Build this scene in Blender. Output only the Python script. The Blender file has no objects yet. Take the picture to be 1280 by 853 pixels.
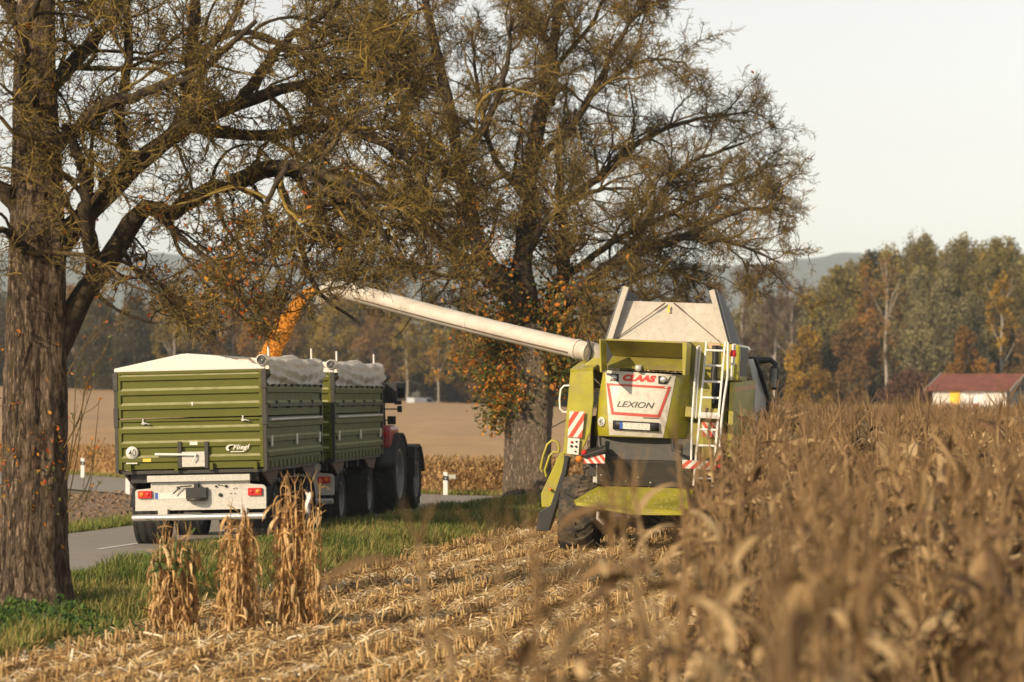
import bpy, bmesh, math, random
import numpy as np
from mathutils import Vector, Matrix
R = math.radians
rnd = random.Random(11)
rng = np.random.default_rng(5)
scene = bpy.context.scene
COL = scene.collection

# ------------------------------------------------------------------ view survey: camera height 2.6 m, focal length in photo pixels
CAMZ, FPX, CX, HY = 2.6, 3500.0, 640.0, 492.0
def ray(px, py): return Vector(((px - CX) / FPX, 1.0, -(py - HY) / FPX))
def at(px, py, Y):
    r = ray(px, py); return Vector((r.x * Y, Y, CAMZ + r.z * Y))
def surveyor(Mw):
    inv = Mw.inverted(); o = inv @ Vector((0, 0, CAMZ)); m3 = inv.to_3x3()
    def on(px, py, ly=0.0):
        d = m3 @ ray(px, py); t = (ly - o.y) / d.y
        return o + d * t
    return on

# ------------------------------------------------------------------ object helpers
def link(o, parent=None):
    COL.objects.link(o)
    if parent is not None: o.parent = parent
    return o
def tag(o, label=None, cat=None, group=None, kind=None):
    if label: o['label'] = label
    if cat: o['category'] = cat
    if group: o['group'] = group
    if kind: o['kind'] = kind
    return o
def thing(name, label, cat, loc=(0, 0, 0), M=None, group=None):
    o = bpy.data.objects.new(name, None); link(o)
    o.empty_display_size = .3
    if M is not None: o.matrix_world = M
    else: o.location = loc
    return tag(o, label, cat, group)
def copy_tree(o, parent=None):
    c = o.copy(); link(c, parent)
    for ch in list(o.children): copy_tree(ch, c)
    return c

class MB:
    def __init__(s): s.v = []; s.f = []; s.mi = []; s.sm = []
    def add(s, vs, fs, mi=0, smooth=False):
        b = len(s.v); s.v.extend([tuple(v) for v in vs])
        for f in fs:
            s.f.append(tuple(i + b for i in f)); s.mi.append(mi); s.sm.append(smooth)
        return s
    def box(s, x0, x1, y0, y1, z0, z1, mi=0, rot=None):
        vs = [Vector((x, y, z)) for x in (x0, x1) for y in (y0, y1) for z in (z0, z1)]
        if rot is not None:
            c = Vector(((x0+x1)/2, (y0+y1)/2, (z0+z1)/2)); vs = [c + rot @ (v - c) for v in vs]
        return s.add(vs, [(0,1,3,2),(4,6,7,5),(0,4,5,1),(2,3,7,6),(0,2,6,4),(1,5,7,3)], mi)
    def beam(s, p0, p1, w, h=None, mi=0, up=(0, 0, 1)):
        h = h or w; p0 = Vector(p0); p1 = Vector(p1); d = (p1 - p0).normalized(); u = Vector(up)
        if abs(d.dot(u)) > .98: u = Vector((1, 0, 0))
        a = d.cross(u).normalized(); b = a.cross(d).normalized()
        vs = [p + a * (w/2) * i + b * (h/2) * j for p in (p0, p1) for i, j in ((-1,-1),(1,-1),(1,1),(-1,1))]
        return s.add(vs, [(0,3,2,1),(4,5,6,7),(0,1,5,4),(1,2,6,5),(2,3,7,6),(3,0,4,7)], mi)
    def tube(s, pts, r, n=8, mi=0, cap=True, smooth=True):
        pts = [Vector(p) for p in pts]; k = len(pts)
        rs = [r] * k if not hasattr(r, '__len__') else r
        t = (pts[1] - pts[0]).normalized(); ref = Vector((0, 0, 1)) if abs(t.z) < .9 else Vector((1, 0, 0))
        u = t.cross(ref).normalized(); vs = []
        for i in range(k):
            t = (pts[min(i+1, k-1)] - pts[max(i-1, 0)]).normalized()
            u = (u - t * u.dot(t)).normalized(); w = t.cross(u)
            for j in range(n):
                a = 2 * math.pi * j / n; vs.append(pts[i] + (u * math.cos(a) + w * math.sin(a)) * rs[i])
        fs = [(i*n+j, i*n+(j+1) % n, (i+1)*n+(j+1) % n, (i+1)*n+j) for i in range(k-1) for j in range(n)]
        s.add(vs, fs, mi, smooth)
        if cap: s.add(vs[:n], [tuple(range(n))[::-1]], mi); s.add(vs[-n:], [tuple(range(n))], mi)
        return s
    def lathe(s, prof, n=32, c=(0, 0, 0), axis='x', mi=0, smooth=True):
        c = Vector(c); vs = []
        for (r, h) in prof:
            for j in range(n):
                a = 2*math.pi*j/n; p, q = r*math.cos(a), r*math.sin(a)
                vs.append(c + (Vector((h, p, q)) if axis == 'x' else Vector((p, h, q)) if axis == 'y' else Vector((p, q, h))))
        k = len(prof)
        fs = [(i*n+j, i*n+(j+1) % n, (i+1)*n+(j+1) % n, (i+1)*n+j) for i in range(k-1) for j in range(n)]
        return s.add(vs, fs, mi, smooth)
    def plate(s, poly, th, mi=0):
        p = [Vector(v) for v in poly]; nn = Vector((0, 0, 0))
        for i in range(len(p)): nn += (p[i] - p[0]).cross(p[(i+1) % len(p)] - p[0])
        nn.normalize(); q = [v - nn * th for v in p]; n = len(p)
        return s.add(p + q, [tuple(range(n)), tuple(range(2*n-1, n-1, -1))] + [(i, i+n, (i+1) % n + n, (i+1) % n) for i in range(n)], mi)
    def grid(s, fn, nu, nv, mi=0, smooth=True):
        vs = [fn(i/nu, j/nv) for j in range(nv+1) for i in range(nu+1)]
        fs = [(j*(nu+1)+i, j*(nu+1)+i+1, (j+1)*(nu+1)+i+1, (j+1)*(nu+1)+i) for j in range(nv) for i in range(nu)]
        return s.add(vs, fs, mi, smooth)
    def build(s, name, mats, parent=None, bevel=0, solid=0, M=None, label=None):
        me = bpy.data.meshes.new(name); me.from_pydata(s.v, [], s.f)
        for m in (mats if isinstance(mats, (list, tuple)) else [mats]): me.materials.append(m)
        me.polygons.foreach_set('material_index', s.mi); me.polygons.foreach_set('use_smooth', s.sm)
        bm = bmesh.new(); bm.from_mesh(me); bmesh.ops.recalc_face_normals(bm, faces=bm.faces); bm.to_mesh(me); bm.free()
        o = bpy.data.objects.new(name, me); link(o, parent)
        if M is not None: o.matrix_world = M
        if solid:
            md = o.modifiers.new('solid', 'SOLIDIFY'); md.thickness = solid; md.offset = 0
        if bevel:
            md = o.modifiers.new('bevel', 'BEVEL'); md.width = bevel; md.segments = 2; md.limit_method = 'ANGLE'; md.angle_limit = R(40)
        if label: o['label'] = label
        return o

def npmesh(name, V, F, mats, parent=None, smooth=False, tint=None, mi=None):
    """V (n,3) F (m,k) arrays -> one mesh object"""
    V = np.asarray(V, np.float32); F = np.asarray(F, np.int32); m, k = F.shape
    me = bpy.data.meshes.new(name)
    me.vertices.add(len(V)); me.vertices.foreach_set('co', V.ravel())
    me.loops.add(m*k); me.loops.foreach_set('vertex_index', F.ravel())
    me.polygons.add(m); me.polygons.foreach_set('loop_start', np.arange(0, m*k, k, dtype=np.int32))
    for mt in (mats if isinstance(mats, (list, tuple)) else [mats]): me.materials.append(mt)
    if mi is not None: me.polygons.foreach_set('material_index', np.asarray(mi, np.int32))
    me.polygons.foreach_set('use_smooth', np.full(m, smooth))
    if tint is not None:
        a = me.attributes.new('tint', 'FLOAT', 'POINT'); a.data.foreach_set('value', np.asarray(tint, np.float32))
    me.update(calc_edges=True)
    o = bpy.data.objects.new(name, me); link(o, parent)
    return o
class NB:
    """gathers numpy pieces (quads) into one mesh"""
    def __init__(s): s.V = []; s.F = []; s.T = []; s.n = 0
    def add(s, V, F, T=None):
        V = np.asarray(V).reshape(-1, 3); s.V.append(V); s.F.append(np.asarray(F) + s.n); s.n += len(V)
        s.T.append(np.zeros(len(V)) if T is None else np.asarray(T).ravel())
    def build(s, name, mats, parent=None, smooth=False):
        return npmesh(name, np.concatenate(s.V), np.concatenate(s.F), mats, parent, smooth, np.concatenate(s.T))

def nrm(a): return a / np.maximum(np.linalg.norm(a, axis=-1, keepdims=True), 1e-9)
def tubes(P, Rr, n=3):
    N, k = P.shape[:2]
    T = np.empty_like(P); T[:, 1:-1] = P[:, 2:] - P[:, :-2]; T[:, 0] = P[:, 1] - P[:, 0]; T[:, -1] = P[:, -1] - P[:, -2]
    T = nrm(T); ref = np.broadcast_to(np.array([.31, .52, .79]), T.shape)
    U = nrm(np.cross(T, ref)); W = np.cross(T, U)
    a = np.arange(n) * 2*np.pi/n
    V = P[:, :, None] + Rr[:, :, None, None] * (np.cos(a)[None, None, :, None]*U[:, :, None] + np.sin(a)[None, None, :, None]*W[:, :, None])
    base = (np.arange(N)*k*n)[:, None, None] + (np.arange(k-1)*n)[None, :, None]
    j = np.arange(n); j2 = (j+1) % n
    F = np.stack([base+j, base+j2, base+n+j2, base+n+j], -1).reshape(-1, 4)
    return V.reshape(-1, 3), F
def spawn(P, Rr, cnt, t0, t1, l0, l1, a0, a1, up, wig, grav, k, rk, rmax=.6, tip=.35, rg=rng, taper=.45):
    N, kk = P.shape[:2]
    idx = np.repeat(np.arange(N), cnt); m = len(idx)
    t = rg.uniform(t0, t1, m); f = t*(kk-1); i = np.minimum(f.astype(int), kk-2); a = (f-i)[:, None]
    st = P[idx, i]*(1-a) + P[idx, i+1]*a; tan = nrm(P[idx, i+1]-P[idx, i]); r0 = Rr[idx, i]*(1-a[:, 0]) + Rr[idx, i+1]*a[:, 0]
    q = rg.normal(size=(m, 3)); perp = nrm(q - (q*tan).sum(1, keepdims=True)*tan)
    ang = rg.uniform(a0, a1, m)[:, None]
    d = nrm(tan*np.cos(ang) + perp*np.sin(ang) + np.array([0, 0, 1.])*up)
    L = rg.uniform(l0, l1, m)*(1-taper*t)
    out = np.empty((m, k, 3)); out[:, 0] = st
    for j in range(1, k):
        d = nrm(d + rg.normal(size=(m, 3))*wig + np.array([0, 0, 1.])*grav)
        out[:, j] = out[:, j-1] + d*(L/(k-1))[:, None]
    r = np.minimum(r0*rmax, rk*L)
    return out, r[:, None]*np.linspace(1, tip, k)[None, :]
def leaf_cards(C, size, asp=.55, rg=rng, flat=0.):
    m = len(C); a = nrm(rg.normal(size=(m, 3))*np.array([1, 1, 1-flat])); b = rg.normal(size=(m, 3)); b = nrm(b-(a*b).sum(1, keepdims=True)*a)
    s = (size*rg.uniform(.65, 1.35, m))[:, None]
    nn = np.cross(a, b)*s*.16
    V = np.stack([C-a*s*.5, C+b*s*asp*.5+nn, C+a*s*.5, C-b*s*asp*.5+nn], 1).reshape(-1, 3)
    return V, np.arange(m*4).reshape(-1, 4)
def catmull(pts, k):
    p = np.array([tuple(q) for q in pts], float); n = len(p)
    e = np.vstack([2*p[0]-p[1], p, 2*p[-1]-p[-2]])
    out = []
    for t in np.linspace(0, n-1-1e-6, k):
        i = int(t); u = t-i; a, b, c, d = e[i], e[i+1], e[i+2], e[i+3]
        out.append(.5*((2*b)+(c-a)*u+(2*a-5*b+4*c-d)*u*u+(3*b-a-3*c+d)*u**3))
    return np.array(out)

# ------------------------------------------------------------------ materials
def M(name, col, rough=.6, metal=0., var=.18, vs=6., bump=0., bs=30., ramp=None, trans=0., dirt=None, stretch=(1, 1, 1), spec=.5, coat=0., objvar=0.):
    m = bpy.data.materials.new(name); m.use_nodes = True; nt = m.node_tree; N = nt.nodes; L = nt.links
    b = N['Principled BSDF']; out = N['Material Output']
    tc = N.new('ShaderNodeTexCoord'); mp = N.new('ShaderNodeMapping'); mp.inputs['Scale'].default_value = stretch
    L.new(tc.outputs['Object'], mp.inputs['Vector']); vec = mp.outputs['Vector']
    def noise(sc, det=5, ro=.6):
        n = N.new('ShaderNodeTexNoise'); n.inputs['Scale'].default_value = sc; n.inputs['Detail'].default_value = det; n.inputs['Roughness'].default_value = ro
        L.new(vec, n.inputs['Vector']); return n.outputs['Fac']
    def mrange(x, lo, hi, a, c):
        r = N.new('ShaderNodeMapRange'); L.new(x, r.inputs[0])
        for i, v in zip((1, 2, 3, 4), (lo, hi, a, c)): r.inputs[i].default_value = v
        return r.outputs[0]
    def mix(f, a, c, mode='MIX'):
        x = N.new('ShaderNodeMix'); x.data_type = 'RGBA'; x.blend_type = mode
        for sock, v in ((x.inputs[0], f), (x.inputs[6], a), (x.inputs[7], c)):
            if hasattr(v, 'links'): L.new(v, sock)
            else: sock.default_value = v if not isinstance(v, tuple) else (*v[:3], 1)
        return x.outputs[2]
    if ramp:
        at_ = N.new('ShaderNodeAttribute'); at_.attribute_name = 'tint'
        cr = N.new('ShaderNodeValToRGB'); el = cr.color_ramp.elements
        while len(el) < len(ramp): el.new(.5)
        for i, c in enumerate(ramp): el[i].position = i/(len(ramp)-1); el[i].color = (*c, 1)
        L.new(at_.outputs['Fac'], cr.inputs[0]); base = cr.outputs[0]
    else:
        g = N.new('ShaderNodeRGB'); g.outputs[0].default_value = (*col, 1); base = g.outputs[0]
    hv = N.new('ShaderNodeHueSaturation'); L.new(base, hv.inputs['Color'])
    v = mrange(noise(vs), .3, .7, 1-var, 1+var)
    if objvar:
        oi = N.new('ShaderNodeObjectInfo'); mm = N.new('ShaderNodeMath'); mm.operation = 'MULTIPLY'
        L.new(v, mm.inputs[0]); L.new(mrange(oi.outputs['Random'], 0, 1, 1-objvar, 1+objvar), mm.inputs[1]); v = mm.outputs[0]
    L.new(v, hv.inputs['Value']); c = hv.outputs[0]
    if dirt:
        dc, amt, ds = dirt
        c = mix(mrange(noise(ds, 8, .7), .62-.3*amt, .78-.2*amt, 0, min(1, .35+.6*amt)), c, dc)
    L.new(c, b.inputs['Base Color'])
    b.inputs['Metallic'].default_value = metal; b.inputs['Specular IOR Level'].default_value = spec; b.inputs['Coat Weight'].default_value = coat
    L.new(mrange(noise(vs*2.3), .3, .7, max(.03, rough-.08), min(1, rough+.1)), b.inputs['Roughness'])
    if bump:
        bp = N.new('ShaderNodeBump'); bp.inputs['Strength'].default_value = bump; bp.inputs['Distance'].default_value = .02
        L.new(noise(bs, 8, .65), bp.inputs['Height']); L.new(bp.outputs[0], b.inputs['Normal'])
    if trans:
        tr = N.new('ShaderNodeBsdfTranslucent'); L.new(c, tr.inputs['Color'])
        ms = N.new('ShaderNodeMixShader'); ms.inputs[0].default_value = trans
        L.new(b.outputs[0], ms.inputs[1]); L.new(tr.outputs[0], ms.inputs[2]); L.new(ms.outputs[0], out.inputs['Surface'])
    return m
DUST = (.33, .27, .19)
m_green = M('lime paint', (.37, .335, .022), .34, var=.14, vs=3, dirt=((.27, .21, .11), .5, 4), coat=.2)
m_greend = M('lime paint worn', (.3, .275, .03), .55, var=.15, vs=4, dirt=((.24, .18, .1), .7, 3.5))
m_white = M('cream white paint', (.62, .58, .5), .35, var=.05, vs=4, dirt=((.36, .3, .22), .4, 11), coat=.2)
m_flap = M('dusty white sheet', (.52, .48, .41), .55, var=.07, vs=3, dirt=((.36, .3, .22), .45, 9))
m_ledge = M('dust and highlight ledge', (.29, .28, .14), .6, var=.2, vs=5)  # highlight of the upward rib slopes put into the colour, along with ledge dust
m_red = M('red lettering', (.62, .035, .02), .4, var=.05)
m_redf = M('faded red stripe', (.5, .07, .05), .5, var=.1)
m_charcoal = M('charcoal lettering', (.06, .06, .055), .4)
m_dark = M('dark grey sheet steel', (.034, .03, .024), .5, var=.12, dirt=((.09, .07, .05), .3, 5))
m_black = M('black plastic', (.018, .018, .018), .5, var=.2, dirt=((.09, .075, .055), .25, 8))
m_rubber = M('tyre rubber', (.015, .0145, .014), .8, var=.25, vs=14, bump=.3, bs=60, dirt=((.07, .055, .04), .25, 6))
m_mud = M('muddy tyre rubber', (.03, .027, .024), .85, var=.3, vs=9, bump=.6, bs=30, dirt=((.2, .145, .085), .6, 5))
m_alu = M('bare aluminium', (.62, .62, .6), .38, .75, var=.08)
m_rail = M('white rail paint', (.75, .74, .71), .4, var=.06, dirt=(DUST, .2, 14))
m_galv = M('galvanised steel', (.52, .5, .45), .45, .25, var=.13, vs=22, dirt=((.36, .3, .22), .3, 7))
m_pipe = M('weathered white pipe', (.54, .5, .43), .5, var=.1, vs=2.5, dirt=((.3, .24, .16), .55, 2.2), stretch=(.35, 1, 1))
m_tread = M('grey tread plate', (.13, .135, .14), .7, .0, var=.4, vs=60)
m_glass = M('dark tinted glass', (.02, .025, .028), .06, var=.1, spec=.8)
m_lamp = M('clear lamp lens', (.7, .7, .68), .12, .5, var=.05)
m_amber = M('amber lens', (.75, .2, .02), .25, var=.05)
m_redlens = M('red lens', (.55, .02, .015), .25, var=.12, vs=60)
m_hred = M('hazard red film', (.6, .07, .035), .45, var=.08)
m_hwhite = M('hazard white film', (.7, .67, .6), .45, var=.08)
m_blue = M('blue band', (.03, .1, .42), .5)
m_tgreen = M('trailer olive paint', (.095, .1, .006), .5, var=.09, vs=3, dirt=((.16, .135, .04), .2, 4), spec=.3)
m_tside = M('trailer olive side paint', (.085, .09, .014), .55, var=.1, vs=3, dirt=((.17, .125, .07), .12, 1.2))  # brown patches put the field's warm reflection into the side colour
m_tarp = M('grey tarpaulin', (.86, .83, .77), .4, var=.08, vs=4, bump=.3, bs=9, trans=.35, dirt=((.5, .44, .36), .25, 5))
m_tarpw = M('white tarpaulin end', (.68, .66, .61), .5, var=.06, vs=5, dirt=((.42, .37, .29), .2, 9))
m_rim = M('grey wheel rim', (.2, .2, .195), .5, .4, var=.1, dirt=(DUST, .3, 6))
m_tred = M('tractor red paint', (.36, .04, .045), .35, var=.08, dirt=((.25, .18, .14), .25, 5), coat=.3)
m_yellow = M('yellow sticker', (.75, .5, .05), .5)
m_plate = M('number plate', (.62, .63, .57), .5, var=.4, vs=55)
m_rust = M('rust brown steel', (.13, .085, .06), .7, var=.2)
# ------------------------------------------------------------------ lettering
def letters(s, shear=0., off=0., spacing=1.):
    cu = bpy.data.curves.new('lettering', 'FONT'); cu.body = s; cu.shear = shear; cu.offset = off; cu.space_character = spacing; cu.resolution_u = 4
    o = bpy.data.objects.new('lettering', cu); COL.objects.link(o)
    dg = bpy.context.evaluated_depsgraph_get(); me = bpy.data.meshes.new_from_object(o.evaluated_get(dg))
    v = np.array([tuple(q.co) for q in me.vertices]); f = [tuple(p.vertices) for p in me.polygons]
    bpy.data.objects.remove(o); bpy.data.curves.remove(cu); bpy.data.meshes.remove(me)
    lo, hi = v.min(0), v.max(0)
    return (v[:, :2]-lo[:2])/(hi[:2]-lo[:2]), f
def lettering(name, s, fn, mat, parent, **kw):
    uv, f = letters(s, **kw)
    mb = MB(); mb.add([fn(u, v) for u, v in uv], f)
    return mb.build(name, mat, parent)
def quad_fn(a, b, c, d):       # bottom-left, bottom-right, top-right, top-left
    a, b, c, d = map(Vector, (a, b, c, d))
    return lambda u, v: (a*(1-u)+b*u)*(1-v) + (d*(1-u)+c*u)*v

def wheel(parent, name, x, y, z, r, w, side, tyre_m, rim_m, lugs=0, rimr=.62):
    """wheel with axis along x; side = +1 when its dish shows on +x"""
    c = (x, y, z); mb = MB(); h = w/2
    mb.lathe([(r*rimr, -h*.8), (r*.8, -h), (r*.95, -h*.92), (r, -h*.7), (r*1.0, h*.7), (r*.95, h*.92), (r*.8, h), (r*rimr, h*.8)], 40, c)
    if lugs:
        for k in range(lugs):
            for s in (-1, 1):
                a0 = 2*math.pi*(k + (.5 if s > 0 else 0))/lugs
                vs = []
                for (xx, da, rr) in ((0, .2, 1), (.5, .1, 1.0), (.98, -.12, .93)):
                    for (dd, dr) in ((-.055, -.02), (-.035, .055), (.035, .055), (.055, -.02)):
                        a = a0+da+dd; q = r*(rr+dr)
                        vs.append((x+s*xx*h, y+q*math.cos(a), z+q*math.sin(a)))
                fs = [(i*4+j, i*4+j+1, i*4+5+j, i*4+4+j) for i in range(2) for j in range(3)] + [(8, 9, 10, 11), (3, 2, 1, 0)]
                mb.add(vs, fs)
    else:
        for q in (-.45, -.15, .15, .45):
            mb.lathe([(r*1.0, q*w-.018), (r*1.012, q*w-.012), (r*1.012, q*w+.012+.1*w), (r*1.0, q*w+.018+.1*w)], 40, c)
    t = mb.build(name, tyre_m, parent)
    rb = MB(); e = side*h
    rb.lathe([(r*rimr*1.04, e*.84), (r*rimr, e*.9), (r*rimr*.9, e*.7), (r*rimr*.82, e*.35), (r*rimr*.45, e*.28), (r*rimr*.38, e*.62), (.02, e*.64)], 36, c)
    rb.lathe([(r*rimr*1.0, -e*.8), (r*rimr*.5, -e*.4), (.02, -e*.4)], 24, c)
    for k in range(8):
        a = k*math.pi/4; q = r*rimr*.6
        rb.lathe([(.022, e*.3), (.022, e*.42), (.005, e*.44)], 8, (x, y+q*math.cos(a), z+q*math.sin(a)))
    rb.build('rim', rim_m, t)
    return t

# ------------------------------------------------------------------ grain trailer
def ribbed(mb, p0, p1, z0, z1, out, period=.245, first=.02, th=.045, mi=0, ribd=.042):
    """sheet from p0 to p1 (xy) pressed with horizontal ribs that stand out towards `out`"""
    p0, p1, out = Vector((*p0, 0)), Vector((*p1, 0)), Vector((*out, 0))
    prof = [(0, z0)]; z = z0+first
    while z + period*.5 < z1 - .01:
        prof += [(0, z), (ribd, z+.016), (ribd, z+.085), (0, z+.125)]; z += period
    prof.append((0, z1)); n = len(prof)
    vs = []
    for p in (p0, p1): vs += [p + out*o + Vector((0, 0, zz)) for o, zz in prof] + [p - out*th + Vector((0, 0, zz)) for zz in (z1, z0)]
    N = n+2
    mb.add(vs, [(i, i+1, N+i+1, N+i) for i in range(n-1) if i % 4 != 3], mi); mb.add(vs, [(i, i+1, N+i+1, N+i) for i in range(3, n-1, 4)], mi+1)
    mb.add(vs, [(n-1, n, N+n, N+n-1), (n, n+1, N+n+1, N+n), (n+1, 0, N, N+n+1), tuple(range(N))[::-1], tuple(range(N, 2*N))], mi)

M_T1 = Matrix.Translation((-5.37, 47.2, 0)) @ Matrix.Rotation(R(-6.5), 4, 'Z') @ Matrix.Rotation(R(-1.3), 4, 'Y')
M_T2 = Matrix.Translation((-4.66, 53.85, 0)) @ Matrix.Rotation(R(-7.6), 4, 'Z') @ Matrix.Rotation(R(-.8), 4, 'Y')
on1 = surveyor(M_T1)
def make_trailer():
    t = thing('grain_trailer', 'rearmost olive green grain trailer, its ribbed tailgate with white lettering facing the camera', 'trailer', M=M_T1, group='grain trailers on the road')
    W, zb, zm, zt, Lb = 1.275, 1.335, 2.19, 2.985, 5.15
    # tailgate in two leaves
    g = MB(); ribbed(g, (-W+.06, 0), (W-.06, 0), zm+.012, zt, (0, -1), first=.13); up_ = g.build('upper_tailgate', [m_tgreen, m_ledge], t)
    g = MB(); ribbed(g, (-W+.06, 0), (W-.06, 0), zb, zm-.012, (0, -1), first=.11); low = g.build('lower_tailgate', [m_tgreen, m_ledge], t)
    f = MB()
    for xx in (-W+.06, W-.06):
        for z0, z1 in ((zb, zm-.014), (zm+.014, zt)): f.box(xx-.03, xx+.03, -.036, .03, z0, z1)
    f.box(-W+.09, W-.09, -.036, .02, zt-.045, zt-.002); f.box(-W+.09, W-.09, -.036, .02, zm-.052, zm-.016)
    f.build('tailgate_frame', m_tgreen, t, bevel=.006)
    for k, px in enumerate((163, 221.5, 265.5, 320.5)):
        p = on1(px, 585); h = MB(); h.box(p.x-.03, p.x+.03, -.075, -.03, zb-.03, zb+.1); h.build('hinge', m_tgreen, t, bevel=.006)
    # side walls, one each side, in two leaves as well
    for s in (-1, 1):
        w = MB()
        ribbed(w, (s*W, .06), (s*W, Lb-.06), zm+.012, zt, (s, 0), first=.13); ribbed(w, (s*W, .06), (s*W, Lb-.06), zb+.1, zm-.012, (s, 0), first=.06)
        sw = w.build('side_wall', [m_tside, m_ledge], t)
        lip = MB(); lip.box(s*W-.03 if s > 0 else s*W-.035, s*W+.035 if s > 0 else s*W+.03, .06, Lb-.06, zb-.02, zb+.1)
        for k in range(14):
            y = .2+k*.365; lip.box(s*W-.02, s*W+.055, y-.02, y+.02, zb-.02, zb+.1) if s > 0 else lip.box(s*W-.055, s*W+.02, y-.02, y+.02, zb-.02, zb+.1)
        lip.build('lower_lip', m_tside, sw, bevel=.004)
        bar = MB(); bar.tube([(s*(W+.05), .18, zm-.06), (s*(W+.05), Lb-.2, zm-.06)], .032, 10); bar.build('torsion_bar', m_alu, sw)
        rl = MB(); rl.beam((s*(W+.055), .15, zm+.18), (s*(W+.055), Lb-.15, zm+.18), .02, .045)
        for k in range(4): rl.box(s*(W+.03)-.03, s*(W+.03)+.03, .8+k*1.1, .88+k*1.1, zm+.13, zm+.26)
        rl.build('rope_rail', m_dark, sw)
        for y in (.35, Lb/2, Lb-.35):
            bk = MB(); bk.box(s*(W+.04)-.012, s*(W+.04)+.012, y-.07, y+.07, zb+.34, zb+.53); bk.build('bracket', m_alu, sw, bevel=.004)
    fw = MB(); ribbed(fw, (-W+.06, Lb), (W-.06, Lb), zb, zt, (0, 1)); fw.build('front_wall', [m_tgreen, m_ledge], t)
    for s in (-1, 1):
        for y, hh in ((0, 1), (Lb, 1)):
            p = MB(); p.box(s*W-.03, s*W+.03, y-.035, y+.045, zb-.06, zt); p.box(s*W-.042, s*W+.042, y-.05, y+.06, 2.05, 2.38); p.box(s*W-.042, s*W+.042, y-.05, y+.06, zt-.32, zt-.02)
            p.build('corner_post', m_dark, t, bevel=.006)
    fl = MB(); fl.box(-W+.02, W-.02, .03, Lb-.03, zb-.08, zb-.025); fl.build('floor_plate', m_dark, t)
    # latches, hatch and marks on the tailgate
    for px, py in ((180, 527), (304.5, 522.5)):
        p = on1(px, py); l = MB(); l.tube([(p.x, -.05, p.z-.03), (p.x, -.05, p.z+.045)], .018, 8); l.tube([(p.x-.01, -.06, p.z-.02), (p.x+.07, -.07, p.z-.04), (p.x+.11, -.06, p.z-.05)], .012, 6); l.box(p.x-.03, p.x+.03, -.05, -.03, p.z-.05, p.z-.02)
        l.build('latch', m_alu, up_)
    a, b = on1(228.6, 584), on1(257, 564.5)
    hp = MB(); hp.box(a.x, b.x, -.062, -.04, a.z, b.z); hatch = hp.build('grain_hatch', m_galv, low, bevel=.004)
    for px in (226, 259.5):
        p, q = on1(px, 585.5), on1(px, 552); h = MB(); h.box(p.x-.032, p.x+.032, -.072, -.0455, p.z, q.z)
        h.build('hatch_rail', m_dark, hatch, bevel=.004)
    p, q = on1(195.5, 568), on1(247, 568.5); h = MB(); h.tube([(p.x, -.1, p.z), (q.x, -.1, q.z)], .021, 10); h.tube([(q.x, -.1, q.z), (q.x-.02, -.12, q.z-.05), (q.x-.06, -.12, q.z-.11)], .012, 8); h.build('hatch_lever', m_rail, hatch)
    c = on1(166, 566.3); d = MB(); d.lathe([(.108, -.044), (.108, -.049), (.001, -.049)], 32, (c.x, 0, c.z), 'y'); disc = d.build('speed_sticker', m_hwhite, low)
    lettering('speed_digits', '40', quad_fn((c.x-.065, -.052, c.z-.062), (c.x+.065, -.052, c.z-.062), (c.x+.065, -.052, c.z+.062), (c.x-.065, -.052, c.z+.062)), m_charcoal, disc, off=.01)
    a, b = on1(283, 566), on1(313, 556); a.y = b.y = -.037
    lg = lettering('maker_lettering', 'Fliegl', quad_fn((a.x+.12, -.0455, a.z+.02), (b.x, -.0455, a.z+.02+.012), (b.x, -.0455, b.z+.012), (a.x+.12, -.0455, b.z)), m_hwhite, low, shear=.3, off=.02)
    sw = MB(); pts = []
    for k in range(13):
        u = k/12; an = R(60+170*u); pts.append((u, an))
    ou = [(a.x+.1+.10*math.cos(an), a.z+.075+.062*math.sin(an)) for u, an in pts]; inn = [(a.x+.125+.085*math.cos(an), a.z+.078+.045*math.sin(an)) for u, an in pts]
    sw.add([(x, -.0455, z) for x, z in ou+inn], [(i, i+1, 14+i, 13+i) for i in range(12)]); sw.box(a.x+.08, a.x+.31, -.0455, -.0435, a.z+.008, a.z+.022); sw.build('maker_swoosh', m_hwhite, low)
    for (x0, y0, x1, y1, mt, nm) in ((179.5, 577.6, 189.5, 573.4, m_yellow, 'yellow_sticker'), (238, 556.5, 247.5, 552, m_hwhite, 'white_sticker'), (158.5, 580.3, 172.5, 578.4, m_hwhite, 'white_sticker')):
        a, b = on1(x0, y0), on1(x1, y1); s_ = MB(); s_.box(a.x, b.x, -.047, -.04, a.z, b.z); s_.build(nm, mt, low)
    p = on1(241, 505); v = MB(); v.add([(p.x-.022, -.0455, p.z+.03), (p.x+.022, -.0455, p.z+.03), (p.x+.008, -.0455, p.z-.03), (p.x-.008, -.0455, p.z-.03)], [(0, 1, 2, 3)]); v.build('white_mark', m_hwhite, up_)
    # white gable ends, ridge pole and rolled tarpaulin
    for y, in ((.0,), (Lb,)):
        gb = MB(); A = [(-W-.02, zt), (W+.02, zt), (W+.02, zt+.05), (.5, zt+.24), (0, zt+.285), (-.12, zt+.285), (-W-.02, zt+.06)]
        gb.add([(x, y-.03, z) for x, z in A] + [(x, y+.05, z) for x, z in A], [tuple(range(7)), tuple(range(13, 6, -1))] + [(i, i+7, (i+1) % 7+7, (i+1) % 7) for i in range(7)])
        gb.build('tarpaulin_gable', m_tarpw, t, bevel=.012)
    rp = MB(); rp.tube([(-.05, .05, zt+.27), (-.05, Lb-.02, zt+.27)], .025, 8); rp.build('ridge_pole', m_alu, t)
    r2 = np.random.default_rng(3)
    ph = r2.uniform(0, 6.28, 8)
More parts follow.
